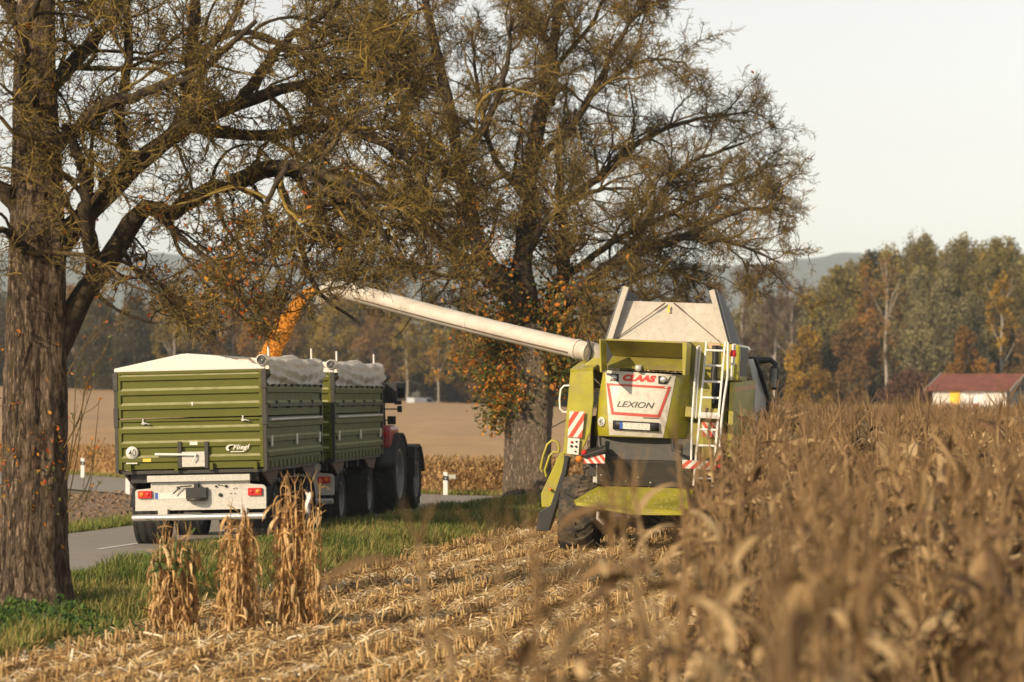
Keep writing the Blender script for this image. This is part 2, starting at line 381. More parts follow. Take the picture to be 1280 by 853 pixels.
    def roll(u, v):
        y = -.06 + u*(Lb+.1); a = 2*math.pi*v; rr = .092 + .016*math.sin(9*u+ph[0]+2*a) + .013*math.sin(23*u+ph[1]+a) + .011*math.sin(3*a+31*u) + .006*math.sin(71*u+2*a)
        sag = .05*math.sin(math.pi*u)*(.5+.5*math.sin(11*u))
        return (W-.03 + rr*math.cos(a), y, zt+.15 - sag + rr*math.sin(a)*.95)
    rb = MB(); rb.grid(roll, 110, 24); ro = rb.build('tarpaulin_roll', m_tarp, t)
    re = MB(); cx, cz = W-.03, zt+.15
    re.lathe([(.095, -.04), (.093, -.07), (.001, -.07)], 20, (cx, 0, cz), 'y', 0)
    re.tube([(cx+(.08-.0027*k)*math.cos(.7*k), -.072, cz+(.08-.0027*k)*math.sin(.7*k)) for k in range(27)], .011, 5, 1)
    re.build('roll_end', [m_tarp, m_black], ro)
    def sheet(u, v):
        y = .05 + u*(Lb-.08); z = zt+.2 - v*.47
        sw_ = math.sin(math.pi*u)
        fold = .034*math.sin(15*v*(1+.2*math.sin(6*u)) - 6*sw_ + ph[2])*v**.6 + .02*math.sin(19*u+9*v+ph[3])*v + .014*math.sin(47*u-14*v)*v + .01*math.sin(83*u+20*v)*v
        hem = .018*abs(math.sin(8*math.pi*u))*v
        return (W+.055+.04*math.sin(math.pi*v)+fold, y, z+hem)
    sh = MB(); sh.grid(sheet, 120, 30); so = sh.build('tarpaulin_sheet', m_tarp, t)
    hk = MB()
    for k in range(9): y = .05 + (Lb-.08)*(k+.5)/9*1.0; hk.box(W+.06, W+.1, y-.015, y+.015, zt-.3, zt-.25)
    hk.build('hem_hooks', m_black, so)
    for y in (.9, 4.9): st = MB(); st.tube([(W-.1, y, zt), (W-.1, y, zt+.42)], .018, 6); st.build('tarpaulin_stop', m_rail, t)
    # chassis, rear beam plate
    z = lambda py: on1(242, py).z
    x = lambda px: on1(px, 610).x
    YB = .1
    A = [(x(167), z(638.6)), (x(331), z(636.6)), (x(331), z(611.5)), (x(328), z(608)), (x(311), z(606.4)), (x(310.5), z(601.5)), (x(187), z(603)), (x(186.5), z(610)), (x(169), z(611.5)), (x(167), z(614))]
    n = len(A); pl = MB(); pl.add([(q[0], YB, q[1]) for q in A] + [(q[0], YB+.06, q[1]) for q in A], [tuple(range(n)), tuple(range(2*n-1, n-1, -1))] + [(i, i+n, (i+1) % n+n, (i+1) % n) for i in range(n)])
    pl.box(x(167), x(331), YB-.02, YB+.002, z(638), z(630.5)); pl.box(x(184), x(312.5), YB-.1, YB+.05, z(602), z(594))
    bp = pl.build('rear_plate', m_galv, t, bevel=.004)
    for px, s in ((180, 1), (317.6, -1)):
        c = on1(px, 618.8 if s > 0 else 615); l = MB(); l.box(c.x-.12, c.x+.12, YB-.05, YB, c.z-.065, c.z+.065, 0); lo = l.build('tail_light', m_redlens, bp, bevel=.012)
        q = MB()
        for dx in (.06, -.06): q.lathe([(.04, -.052+YB), (.03, -.065+YB), (.001, -.068+YB)], 16, (c.x+dx*.9, 0, c.z+.005), 'y', 1 if dx*s < 0 else 0)
        q.build('lamp_lens', [m_redlens, m_amber], lo)
    a, b = on1(192.3, 624.5), on1(195.8, 616.5); q = MB(); q.box(a.x, b.x, YB-.008, YB+.001, a.z, b.z, 1); b2 = on1(231, 617.5); q.box(b.x+.002, b2.x, YB-.008, YB+.001, a.z, b.z, 0); q.build('number_plate', [m_plate, m_blue], bp)
    a, b = on1(232.3, 624.5), on1(258, 609.5); c = MB(); c.box(a.x, b.x, YB-.1, YB+.02, a.z, b.z, 0); c.box(a.x+.14, b.x-.14, YB-.1, YB-.02, b.z-.01, b.z+.07, 0)
    c.tube([(a.x+.1, YB-.07, b.z+.03), (a.x-.1, YB-.07, b.z+.02), (a.x-.22, YB-.08, b.z-.1)], .014, 6, 0); hc = c.build('hitch_box', m_black, bp, bevel=.012)
    mid = (a.x+b.x)/2; c = MB(); c.lathe([(.16, -.03), (.17, .0), (.16, .03), (.001, .03)], 28, (mid, YB-.07, a.z+.0), 'z'); o = c.build('hitch_jaw', m_dark, hc); o.location = (0, 0, 0)
    pg = MB()
    for px, py, rr in ((268.6, 608.4, .018), (272, 606.5, .012), (276, 607, .01), (281, 608, .024), (274, 619, .032), (221, 610, .022), (291, 611, .008), (294, 610.5, .008), (287, 617, .008), (292, 617, .008)):
        p = on1(px, py); pg.lathe([(rr, YB), (rr, YB-.03), (.001, YB-.03)], 12, (p.x, 0, p.z), 'y')
    pg.build('socket', m_dark, bp)
    tb = MB(); zt_ = z(646.5); tb.tube([(x(165), 0, zt_), (x(331), 0, zt_)], .055, 16); tb.build('bumper_tube', m_alu, t)
    bb = MB(); bb.box(x(197), x(209), -.02, .16, zt_-.05, zt_+.14); bb.box(x(300), x(308), .0, .16, zt_-.04, zt_+.14); bb.build('bumper_bracket', m_galv, t, bevel=.006)
    ch = MB()
    for s in (-.42, .42): ch.box(s-.05, s+.05, .16, Lb+.1, .93, 1.2)
    for y in (.25, .9, 2.2, 3.4, 4.3, 5.0): ch.box(-1.1, 1.1, y-.06, y+.06, 1.1, zb-.085)
    ch.build('chassis_frame', m_black, t)
    for s in (-1, 1):
        for y in (.45, 3.9): sb = MB(); sb.add([(s*1.2, y-.3, zb-.09), (s*1.2, y+1.0, zb-.09), (s*1.2, y+.55, zb-.42), (s*1.16, y-.3, zb-.09), (s*1.16, y+1.0, zb-.09), (s*1.16, y+.55, zb-.42)], [(0, 1, 2), (5, 4, 3), (0, 3, 4, 1), (1, 4, 5, 2), (2, 5, 3, 0)]); sb.build('gusset_plate', m_rust, t)
    for y in (1.15, 4.15):
        ax = MB(); ax.tube([(-.8, y, .53), (.8, y, .53)], .07, 10); ax.box(-.5, .5, y-.3, y+.3, .7, .92); ax.build('axle', m_black, t)
        for s in (-1, 1): wheel(t, 'wheel', s*.98, y, .525, .525, .44, s, m_rubber, m_rim)
    for s in (-1, 1):
        mg = MB(); c = (s*.98, 1.15, .525); n = 9
        vs = []
        for k in range(n+1):
            a = R(15+150*k/n); vs += [(s*.98-.24, 1.15+.62*math.cos(a), .54+.56*math.sin(a)), (s*.98+.24, 1.15+.62*math.cos(a), .54+.56*math.sin(a))]
        mg.add(vs, [(2*i, 2*i+1, 2*i+3, 2*i+2) for i in range(n)], 0, True); mg.build('mudguard', m_black, t, solid=.012)
    db = MB(); db.beam((-.3, Lb-.8, .72), (0, Lb+1.25, .62), .1, .1); db.beam((.3, Lb-.8, .72), (0, Lb+1.25, .62), .1, .1); db.tube([(0, Lb+1.2, .62), (0, Lb+1.42, .62)], .05, 8); db.build('drawbar', m_galv, t)
    gr = MB()
    def heap(u, v):
        X = -1.2+2.4*u; Y = .1+(Lb-.2)*v; return (X, Y, zt-.45 + .4*math.exp(-((X-.4)**2/.5+(Y-3)**2/2.2)))
    gr.grid(heap, 16, 24); gr.build('grain_load', m_grain, t)
    return t
m_grain = M('maize grain', (.8, .37, .045), .55, var=.3, vs=60, bump=.5, bs=90)
tr1 = make_trailer()
tr2 = copy_tree(tr1); tr2.matrix_world = M_T2
tag(tr2, 'front olive green grain trailer, hitched between the rear trailer and the tractor, mostly hidden')

# grain pouring into the trailer
def make_grain():
    way = np.array([tuple(at(*q)) for q in ((414, 368, 49.75), (398, 364, 50.0), (385, 366, 50.2), (373, 379, 50.3), (360, 402, 50.3), (348, 424, 50.3), (336, 446, 50.3))])
    r = np.random.default_rng(8); nb = NB()
    n = 12000; t = r.uniform(0, 1, n)**.9; rad = .06+.11*np.clip((t-.25)*2, 0, 1)
    q = r.normal(size=(n, 3)); q /= np.linalg.norm(q, axis=1, keepdims=True); q *= (rad*r.uniform(.55, 1.03, n)**.5)[:, None]
    C = np.stack([np.interp(t*6, np.arange(7), way[:, c]) for c in range(3)], -1) + q + r.normal(size=(n, 3))*.012
    a = nrm(r.normal(size=(n, 3))); b = nrm(np.cross(a, r.normal(size=(n, 3)))); c = np.cross(a, b); s = (.0135*r.uniform(.7, 1.4, n))[:, None]
    V = np.stack([C+a*s, C+b*s*.8, C+c*s*.7, C-a*s, C-b*s*.8, C-c*s*.7], 1).reshape(-1, 3)
    f = np.array([(0, 1, 2), (1, 3, 2), (3, 4, 2), (4, 0, 2), (1, 0, 5), (3, 1, 5), (4, 3, 5), (0, 4, 5)])
    F = (np.arange(n)*6)[:, None, None] + f[None]
    o = npmesh('grain_stream', V, F.reshape(-1, 3), m_grain, None, False)
    tag(o, 'golden maize grain pouring from the pipe into the rear trailer', 'grain', kind='stuff')
make_grain()

# ------------------------------------------------------------------ tractor
M_TR = Matrix.Translation((-3.62, 60.5, 0)) @ Matrix.Rotation(R(-7), 4, 'Z')
ont = surveyor(M_TR)
def make_tractor():
    t = thing('tractor', 'dark red tractor pulling the two green trailers along the road', 'tractor', M=M_TR)
    for s in (-1, 1):
        wheel(t, 'rear_wheel', s*.96, 0, .87, .87, .58, s, m_rubber, m_rim, lugs=20, rimr=.6)
        wheel(t, 'front_wheel', s*.94, 2.62, .675, .675, .5, s, m_rubber, m_rim, lugs=18, rimr=.58)
    b = MB(); b.box(-.42, .42, .7, 3.3, .95, 1.75); b.box(-.36, .36, 3.3, 3.55, 1.0, 1.6); b.build('hood', m_tred, t, bevel=.08)
    b = MB(); b.box(-.28, .28, -.5, 3.2, .55, .97); b.box(-.9, .9, -.12, .12, .75, 1.0); b.box(-.8, .8, 2.5, 2.74, .55, .8); b.build('gearbox', m_black, t, bevel=.03)
    for s in (-1, 1):
        f = MB(); n = 10; vs = []
        for k in range(n+1):
            a = R(8+150*k/n); yy, zz = 1.0*math.cos(a)*-1, .87+1.02*math.sin(a)*.86
            vs += [(s*.55, yy, zz), (s*1.26, yy, zz)]
        f.add(vs, [(2*i, 2*i+1, 2*i+3, 2*i+2) for i in range(n)], 0, True)
        f.add([(s*.56, -.75, .95), (s*.56, .85, .95), (s*.56, .8, 1.75), (s*.56, -.7, 1.75)], [(0, 1, 2, 3)])
        f.build('rear_fender', m_black, t, solid=.03)
        f = MB(); f.box(s*.95-.3, s*.95+.3, 1.78, 1.84, .75, 1.42); n = 6; vs = []
        for k in range(n+1):
            a = R(10+160*k/n); vs += [(s*.95-.28, 2.62-.78*math.cos(a), .7+.76*math.sin(a)), (s*.95+.28, 2.62-.78*math.cos(a), .7+.76*math.sin(a))]
        f.add(vs, [(2*i, 2*i+1, 2*i+3, 2*i+2) for i in range(n)], 0, True); f.build('front_fender', m_black, t, solid=.02)
    rf = MB(); p, q = ont(470.5, 563, -.75), ont(489, 532, -.75)
    rf.box(p.x-.35, q.x, -.8, .3, p.z, q.z); rf.build('fender_panel', m_tred, t, bevel=.1); rf = MB(); rf.box(-(q.x), -(p.x-.35), -.8, .3, p.z, q.z); rf.build('fender_panel', m_tred, t, bevel=.1)
    lt = MB(); c = ont(479, 543, -.8); lt.box(c.x-.09, c.x+.09, -.83, -.79, c.z-.035, c.z+.035); lt.build('tail_light', m_redlens, t, bevel=.01)
    c = MB()
    for s in (-1, 1):
        c.beam((s*.8, -.55, 1.55), (s*.72, -.45, 2.62), .09); c.beam((s*.82, .2, 1.3), (s*.76, .2, 2.62), .08); c.beam((s*.72, 1.1, 1.3), (s*.66, .95, 2.62), .08)
    c.beam((-.8, -.55, 1.6), (.8, -.55, 1.6), .08); c.beam((-.74, -.45, 2.6), (.74, -.45, 2.6), .08); cab = c.build('cab_frame', m_black, t, bevel=.015)
    g = MB(); g.add([(-.76, -.5, 1.6), (.76, -.5, 1.6), (.7, -.42, 2.6), (-.7, -.42, 2.6)], [(0, 1, 2, 3)])
    for s in (-1, 1): g.add([(s*.8, -.5, 1.55), (s*.72, 1.08, 1.35), (s*.66, .93, 2.6), (s*.71, -.42, 2.6)], [(0, 1, 2, 3)])
    g.add([(-.7, 1.09, 1.4), (.7, 1.09, 1.4), (.64, .95, 2.6), (-.64, .95, 2.6)], [(0, 1, 2, 3)]); g.build('cab_glass', m_glass, cab, solid=.012)
    r = MB(); r.box(-.84, .84, -.6, 1.15, 2.63, 2.83); r.build('cab_roof', m_black, t, bevel=.06)
    wp = MB(); p, q = ont(472.2, 532, -.55), ont(475.2, 500, -.55); wp.beam(p, q, .05); wp.build('work_pillar', m_rail, t)
    m = MB(); p0, p1 = ont(472, 481, .9), ont(500, 480, .9); m.tube([p0, p1], .025, 8); c = ont(501, 486.5, .92); m.beam(p1, (p1.x, p1.y, c.z), .03)
    arm = m.build('mirror_arm', m_black, t)
    m = MB(); m.box(c.x-.1, c.x+.1, .86, .94, c.z-.19, c.z+.16); mo = m.build('mirror', m_black, t, bevel=.03)
    m = MB(); m.box(c.x-.08, c.x+.08, .85, .858, c.z-.16, c.z+.13); m.build('mirror_glass', m_glass, mo)
    for px, py, w, h in ((488.5, 491, .14, .22), (497.5, 503.5, .075, .045), (499.5, 511.5, .05, .07), (489.5, 525.5, .09, .09)):
        c = ont(px, py, .6); l = MB(); l.box(c.x-w, c.x+w, .56, .66, c.z-h, c.z+h); l.beam((c.x, .6, c.z), (.74, .5, c.z), .03); l.build('work_light', m_black, t, bevel=.025)
    e = MB(); c = ont(484, 470, 1.2); e.tube([(.62, 1.25, 1.5), (.62, 1.25, 2.75), (.66, 1.2, 2.9), (.78, 1.1, 2.98)], .06, 12); e.build('exhaust_pipe', m_dark, t)
    bq = MB(); c = ont(473, 466.5, 0); bq.lathe([(.07, 0), (.08, .1), (.05, .17), (.001, .18)], 16, (.62, -.1, 2.83), 'z'); bq.build('beacon', m_redlens, t)
    return t
make_tractor()

# ------------------------------------------------------------------ combine harvester
P0 = at(806, 697, 44.5)
M_C = Matrix.Translation((P0.x, 44.5, -.02)) @ Matrix.Rotation(R(-10), 4, 'Z') @ Matrix.Rotation(R(2.6), 4, 'Y')
onc = surveyor(M_C)
def make_combine():
    t = thing('combine_harvester', 'lime green combine harvester unloading maize, seen from behind with its white tank flaps raised', 'combine harvester', M=M_C)
    # engine hood: curved rear shell
    cl, cr = onc(737, 505).x, onc(856, 505).x; xc, hw = (cl+cr)/2, (cr-cl)/2; ztop, zbot = onc(800, 464).z, onc(800, 546).z
    hT = ztop-zbot
    def surf(x, z):
        u = (x-xc)/hw; v = (z-zbot)/hT
        return .42*abs(u)**5 + .05*u*u + .16*(v-.35)**2 + (.10*max(0, .14-v)/.14)**1.3
    tl, tr, br, bl = onc(752, 462.5), onc(857, 469.5), onc(856, 549), onc(737, 545)
    fq = quad_fn(bl, br, tr, tl)
    def hood(u, v):
        p = fq(u, v); return (p.x, surf(p.x, p.z), p.z)
    h = MB(); h.grid(hood, 26, 16)
    n = 26; fr = [hood(i/n, 1) for i in range(n+1)]; fb = [hood(i/n, 0) for i in range(n+1)]
    for row in (fr, fb):
        b = len(h.v); h.add([*row, *[(x, 1.25, z) for x, y, z in row]], [(i, i+1, n+2+i, n+1+i) for i in range(n)])
    for u in (0, 1):
        col = [hood(u, j/16) for j in range(17)]; h.add([*col, *[(x, 1.25, z) for x, y, z in col]], [(i, i+1, 18+i, 17+i) for i in range(16)])
    ho = h.build('rear_hood', m_green, t)
    def sp(px, py, off):
        p = onc(px, py); y = surf(p.x, p.z); p = onc(px, py, y); return Vector((p.x, surf(p.x, p.z)-off, p.z))
    def patch(mb, q, off, nu=10, nv=8, mi=0):       # q = four pixel corners bl br tr tl
        f = quad_fn(*[(a, b, 0) for a, b in q])
        mb.grid(lambda u, v: sp(f(u, v).x, f(u, v).y, off), nu, nv, mi)
    wp = MB(); patch(wp, ((761.5, 544), (829, 547.5), (845.5, 468.7), (756.5, 463.2)), .008); pan = wp.build('rear_panel', m_white, ho)
    fr_ = MB(); o = ((764.5, 518.5), (825, 522.5), (839, 483.5), (758, 479)); i_ = ((767.5, 515), (822.5, 518.7), (834.5, 486.3), (761.5, 482))
    for a in range(4): b = (a+1) % 4; patch(fr_, (o[a], o[b], i_[b], i_[a]), .012, 8, 1)
    fr_.build('red_border', m_redf, pan)
    def lw(name, s, q, mat, **kw):
        f = quad_fn(*[(a, b, 0) for a, b in q]); return lettering(name, s, lambda u, v: sp(f(u, v).x, f(u, v).y, .014), mat, pan, **kw)
    lw('maker_lettering', 'CLAAS', ((778, 476.2), (819.5, 478.2), (820.5, 469.7), (779, 467.8)), m_red, shear=.22, off=.075)
    lw('model_lettering', 'LEXION', ((771, 508.5), (817, 511), (818.5, 503.5), (772.5, 501.3)), m_charcoal, shear=.2, off=.006)
    for q, lx in ((((760.5, 476), (773.5, 477.3), (773.5, 467.5), (757.5, 466.5)), 767.5), (((823, 480.2), (834, 480.8), (839, 471), (823, 470)), 829.3)):
        l = MB(); patch(l, q, .013, 4, 3); hs = l.build('light_housing', m_black, ho)
        c = sp(lx, 472.5 if lx < 800 else 474.5, .02); l = MB(); l.lathe([(.052, c.y+.01), (.05, c.y-.02), (.03, c.y-.035), (.001, c.y-.04)], 20, (c.x, 0, c.z), 'y'); l.build('headlight', m_lamp, hs)
        l = MB(); patch(l, ((lx-9 if lx < 800 else lx-1, 475.5), (lx-5 if lx < 800 else lx+5, 477), (lx-3 if lx < 800 else lx+8.5, 471), (lx-8.5 if lx < 800 else lx+4, 469)), .016, 2, 2); l.build('reflector', m_white, hs)
    l = MB(); patch(l, ((766.5, 536.5), (824, 539.5), (824, 528.8), (766.5, 525.5)), .03, 8, 2); pr = l.build('plate_recess', m_black, ho, solid=.03)
    l = MB(); patch(l, ((775, 536), (778.8, 536.2), (778.8, 528), (775, 527.6)), .052, 1, 1, 1); patch(l, ((779, 536.2), (813, 538), (813, 529.8), (779, 528)), .052, 4, 1, 0); l.build('number_plate', [m_plate, m_blue], pr)
    s_ = MB(); patch(s_, ((804, 523.2), (824, 524.2), (824, 522.9), (804, 521.8)), .013, 2, 1); s_.build('small_mark', m_charcoal, pan)
    c = sp(751.8, 527.3, .022); d = MB(); d.lathe([(.078, 0), (.078, -.004), (.001, -.004)], 30, (0, 0, 0), 'y'); st = d.build('speed_sticker', m_hwhite, ho); st.location = c; st.rotation_euler = (0, 0, R(-36))
    lettering('speed_digits', '40', quad_fn((-.045, -.007, -.05), (.045, -.007, -.05), (.045, -.007, .05), (-.045, -.007, .05)), m_charcoal, st, off=.008)
    # tray above the hood
    g = lambda px, py, ly: onc(px, py, ly)
    b = MB(); a0, a1, a2, a3 = g(757, 425, .1), g(863, 430, .1), g(864, 441, .1), g(757, 425, .1)
    TL, TR = g(757, 425, .0), g(859, 429, .0)
    b.plate([g(757, 425.5, 0), g(859, 429.5, 0), g(862, 449, .5), g(766, 445, .5)], -.03)
    b.plate([g(766, 445, .5), g(862, 449, .5), g(858, 462.5, .02), g(757.5, 457.3, .02)], -.03)
    b.build('air_intake_tray', m_greend, t)
    b = MB(); b.plate([g(755.8, 424.5, -.03), g(757.8, 424.6, -.03), g(759, 466, -.03), g(756.5, 466, -.03)], .6); b.build('tray_side', m_green, t, bevel=.01); b = MB()
    b.plate([g(857.2, 441, -.04), g(860, 441, -.04), g(858, 469, -.04), g(855.5, 468.5, -.04)], .12); b.build('tray_edge', m_green, t, bevel=.01); b = MB(); b.plate([g(858.3, 429, .0), g(864.5, 430, .0), g(862, 470, .0), g(858.5, 469.5, .0)], .6); b.build('tray_side', m_green, t, bevel=.01)
    b = MB(); b.box(xc-hw*.9, xc+hw*.95, .5, 1.2, ztop-.05, ztop+.5); b.build('engine_block_cover', m_black, t)
    c = g(798, 460.5, -.02); b = MB(); b.lathe([(.05, 0), (.055, -.03), (.03, -.05), (.001, -.05)], 16, c, 'y'); b.box(c.x-.05, c.x+.05, -.02, .1, c.z-.04, c.z+.05); b.build('reversing_camera', m_galv, t, bevel=.01)
    # grain tank flaps
    Yb = 1.0
    BL, BR = g(762, 427, Yb), g(911, 430, Yb); TLf, TRf = g(779, 376, Yb+.05), g(896, 380, Yb+.05)
    b = MB(); b.plate([BL, BR, TRf, TLf], .035); fl = b.build('tank_flap_rear', m_flap, t, bevel=.006)
    b = MB()
    for p, q in (((831.5, 379), (770, 424)), ((842.5, 379), (900, 428))):
        p = g(*p, Yb); q = g(*q, Yb); b.tube([p+Vector((0, -.02, 0)), q+Vector((0, -.02, 0))], .008, 6)
        b.tube([p+Vector((0, -.02, 0)), p.lerp(q, .2)+Vector((0, -.02, 0))], .014, 6)
    b.build('flap_stay', m_rust, fl)
    c = g(836, 386, Yb); b = MB()
    for dz in (.03, -.03): b.add([(c.x-.028, c.y-.012, c.z+dz-.03), (c.x+.028, c.y-.012, c.z+dz-.03), (c.x+.01, c.y-.012, c.z+dz+.03), (c.x-.01, c.y-.012, c.z+dz+.03)], [(0, 1, 2, 3)])
    b.build('warning_emblem', m_yellow, fl)
    for s in (-1, 1):
        if s < 0: lo, hi = g(758.5, 427, Yb-.05), g(780, 358.5, Yb-.05)
        else: lo, hi = g(911, 430, Yb-.05), g(893.5, 363, Yb-.05)
        dv = Vector((0, 2.3 if s < 0 else 1.5, 0)); e = Vector((.06*s, 0, .02))
        b = MB(); b.plate([lo, hi, hi+dv*.8+Vector((0, 0, -.1)), lo+dv], .04*s); sf = b.build('tank_flap_side', m_tread, t)
        b = MB(); b.beam(lo+Vector((-.045*s, -.02, 0)), hi+Vector((-.045*s, -.02, 0)), .09, .09, up=(0, 1, 0)); b.build('flap_edge', m_flap, sf, bevel=.008)
    b = MB(); q0, q1 = g(776, 372, Yb+2.2), g(892, 378, Yb+2.2); b.plate([Vector((BL.x, Yb+2.3, BL.z)), Vector((BR.x, Yb+2.3, BR.z)), Vector((TRf.x, Yb+1.9, TRf.z)), Vector((TLf.x, Yb+1.9, TLf.z))], .035); b.build('tank_flap_front', m_tread, t)
    b = MB(); z0 = BL.z-.03; b.box(BL.x-.02, BR.x+.02, Yb-.02, Yb+2.35, z0-1.6, z0-.0); b.build('grain_tank', m_greend, t, bevel=.02)
    # main body
    xl, xr = onc(705, 520).x, onc(911, 520).x
    b = MB(); b.box(xl+.25, xr-.12, 1.3, 5.6, .95, z0-1.2); b.build('body', m_dark, t)
    # left rear panel
    L0 = [(713, 464.8), (741.5, 463), (742, 500), (738, 540), (724.5, 570), (704, 563.5)]
    y0 = .12
    b = MB(); b.plate([g(x, y, y0 + .0) for x, y in L0][::-1], .05); lp = b.build('left_panel', m_green, t, bevel=.012)
    b = MB(); A = [g(x, y, y0) for x, y in ((713, 464.8), (704, 563.5))]; b.plate([A[0], A[0]+Vector((0, 1.7, .1)), A[1]+Vector((0, 1.7, .1)), A[1]], .04); b.plate([A[0], g(741.5, 463, y0), g(741.5, 463, y0)+Vector((0, 1.2, .15)), A[0]+Vector((0, 1.2, .15))], -.04); b.plate([A[1], g(724.5, 570, y0), g(724.5, 570, y0)+Vector((0, 1.2, 0)), A[1]+Vector((0, 1.2, 0))], .03); b.build('left_side_panel', m_green, t)
    def board(name, q, off, n, mp, parent, flip=False, sl=1.0):
        """red and white diagonal hazard film, stripes clipped to the board"""
        f = quad_fn(*[g(a, c, off) for a, c in q])
        mb = MB(); mb.add([f(0, 0), f(1, 0), f(1, 1), f(0, 1)], [(0, 1, 2, 3)]); bo = mb.build(name, m_hwhite, parent)
        W_ = (Vector(f(1, 0))-Vector(f(0, 0))).length; H_ = (Vector(f(0, 1))-Vector(f(0, 0))).length
        mb = MB(); tot = W_+H_*sl; st = tot/n
        for k in range(n):
            c0 = -H_*sl*(0) + k*st; poly = []
            # band c0 <= x + sl*z < c0+st/2 clipped to the rectangle
            pts = [(0., 0.), (W_, 0.), (W_, H_), (0., H_)]
            for lim, sg in ((c0, 1), (c0+st*.5, -1)):
                new = []
                for i in range(len(pts)):
                    p, q_ = pts[i], pts[(i+1) % len(pts)]
                    dp, dq = sg*(p[0]+sl*p[1]-lim), sg*(q_[0]+sl*q_[1]-lim)
                    if dp >= 0: new.append(p)
                    if dp*dq < 0: tt = dp/(dp-dq); new.append((p[0]+(q_[0]-p[0])*tt, p[1]+(q_[1]-p[1])*tt))
                pts = new
                if len(pts) < 3: break
            if len(pts) >= 3:
                mb.add([f((1-x/W_) if flip else x/W_, z/H_)+Vector((0, -.003, 0)) for x, z in pts], [tuple(range(len(pts)))])
        mb.build('red_stripes', m_hred, bo)
        return bo
    board('warning_plate', ((709.5, 546.5), (727.5, 547.5), (731, 514.8), (712, 514.5)), y0-.06, 3, None, lp, True, .55)
    f = quad_fn(g(708.5, 567, y0-.06), g(723, 569, y0-.06), g(724.5, 548.5, y0-.06), g(710, 547.5, y0-.06)); b = MB(); b.add([f(0, 0), f(1, 0), f(1, 1), f(0, 1)], [(0, 1, 2, 3)]); so = b.build('socket_panel', m_hwhite, lp)
    b = MB()
    for u, v, rr, mi in ((.35, .75, .02, 1), (.75, .8, .016, 0), (.35, .5, .02, 0), (.75, .5, .018, 0), (.72, .2, .014, 0)):
        c = f(u, v); b.lathe([(rr, 0), (rr, -.02), (.001, -.022)], 12, c, 'y', mi)
    b.build('socket', [m_black, m_redlens], so)
    hz = [(712.5, 482), (705, 482.5), (701, 487), (699.5, 500), (700, 511), (704, 515.5), (710, 515)]
    b = MB(); b.tube([g(x, y, y0+.5) for x, y in hz], .016, 8); b.build('grab_handle', m_rail, t)
    b = MB(); b.tube([g(708, 525, y0+.7), g(689.5, 534.5, y0+.7)], .012, 6); b.build('side_rod', m_dark, t)
    # right side: recess with ladder
    b = MB(); b.plate([g(862, 427, .85), g(912, 430, .85), g(909, 478, .85), g(861, 474, .85)][::-1], .04); b.plate([g(859, 474, .55), g(890, 476, .55), g(889, 527, .5), g(857, 524, .5)][::-1], .04)
    b.plate([g(857, 508, .35), g(899, 511, .35), g(898, 524, .3), g(856, 521, .3)][::-1], .1); b.plate([g(858, 527, .5), g(905, 530, .5), g(903, 574, .5), g(857, 571, .5)][::-1], .04); b.build('ladder_recess_panel', m_greend, t, bevel=.01)
    b = MB(); b.plate([g(889, 470, .8), g(905, 471, .8), g(904, 505, .8), g(888, 504, .8)][::-1], .03); b.tube([g(894, 432, .7), g(894, 450, .7), g(892, 470, .68), g(891, 505, .6)], .05, 10); b.tube([g(903, 436, .65), g(897, 434, .65)], .03, 8); b.build('intake_hose', m_black, t)
    b = MB(); b.plate([g(884, 429, .75), g(901, 430, .75), g(898, 436, .75), g(887, 436, .75)][::-1], .05); b.build('tan_cover', M('tan cover', (.62, .42, .25), .6), t)
    ld = MB(); LY = .1
    rail = lambda side, py: g(883-(py-427.5)*.0906 if side < 0 else 906.5-(py-428)*.0905, py, LY)
    ld.beam(rail(-1, 427), rail(-1, 607.5), .033, .033, up=(0, 1, 0)); ld.beam(rail(1, 428), rail(1, 609), .033, .033, up=(0, 1, 0)); lad = ld.build('ladder', m_rail, t, bevel=.006)
    for py in (438, 457, 477, 497, 517, 537, 557, 597.5):
        r_ = MB(); r_.tube([rail(-1, py), rail(1, py+.8)], .019, 8); r_.build('rung', m_rail, lad)
    b = MB(); b.plate([g(873, 515.5, .1), g(900, 517, .1), g(900, 521, -.02), g(872.5, 519.5, -.02)], -.04); b.build('step_plate', m_rail, lad)
    b = MB(); b.tube([g(864, 576, .05), g(865, 526, .05), g(869, 470, .05), g(871.8, 434, .05), g(874, 432.5, .07), g(875.3, 436, .1), g(872, 475, .1), g(869.5, 523, .1)], .018, 8); b.build('handrail', m_rail, t)
    b = MB(); b.tube([g(910, 428, .0), g(909.5, 470, .0), g(905, 500, .0), g(901.5, 530, .0), g(899.5, 571, .0)], .02, 8); b.tube([g(916.5, 430, .5), g(914, 475, .5)], .018, 8); b.tube([g(919, 430, .55), g(917, 458, .55)], .016, 8); b.build('handrail', m_rail, t)
    board('warning_plate', ((878.5, 545.5), (898, 547.5), (895, 529), (877, 527.5)), .42, 3, None, t, False, .6)
    c = g(916.5, 442, .3); b = MB(); b.lathe([(.05, -.05), (.055, .0), (.045, .05), (.001, .055)], 14, c, 'z'); b.build('beacon', m_redlens, t)
    # right side panels going forward, cab
    XR = onc(911, 520).x; z = lambda py: onc(911, py, .5).z
    b = MB(); b.add([(XR, .45, z(478)), (XR, .45, z(572)), (XR, 1.4, z(604)), (XR, 2.9, z(604)), (XR+.12, 2.9, z(474))], [(0, 1, 2, 3, 4)]); rs = b.build('right_side_panel', M('side panel olive', (.36, .35, .07), .4, var=.08, dirt=(DUST, .4, 3)), t, solid=.05)
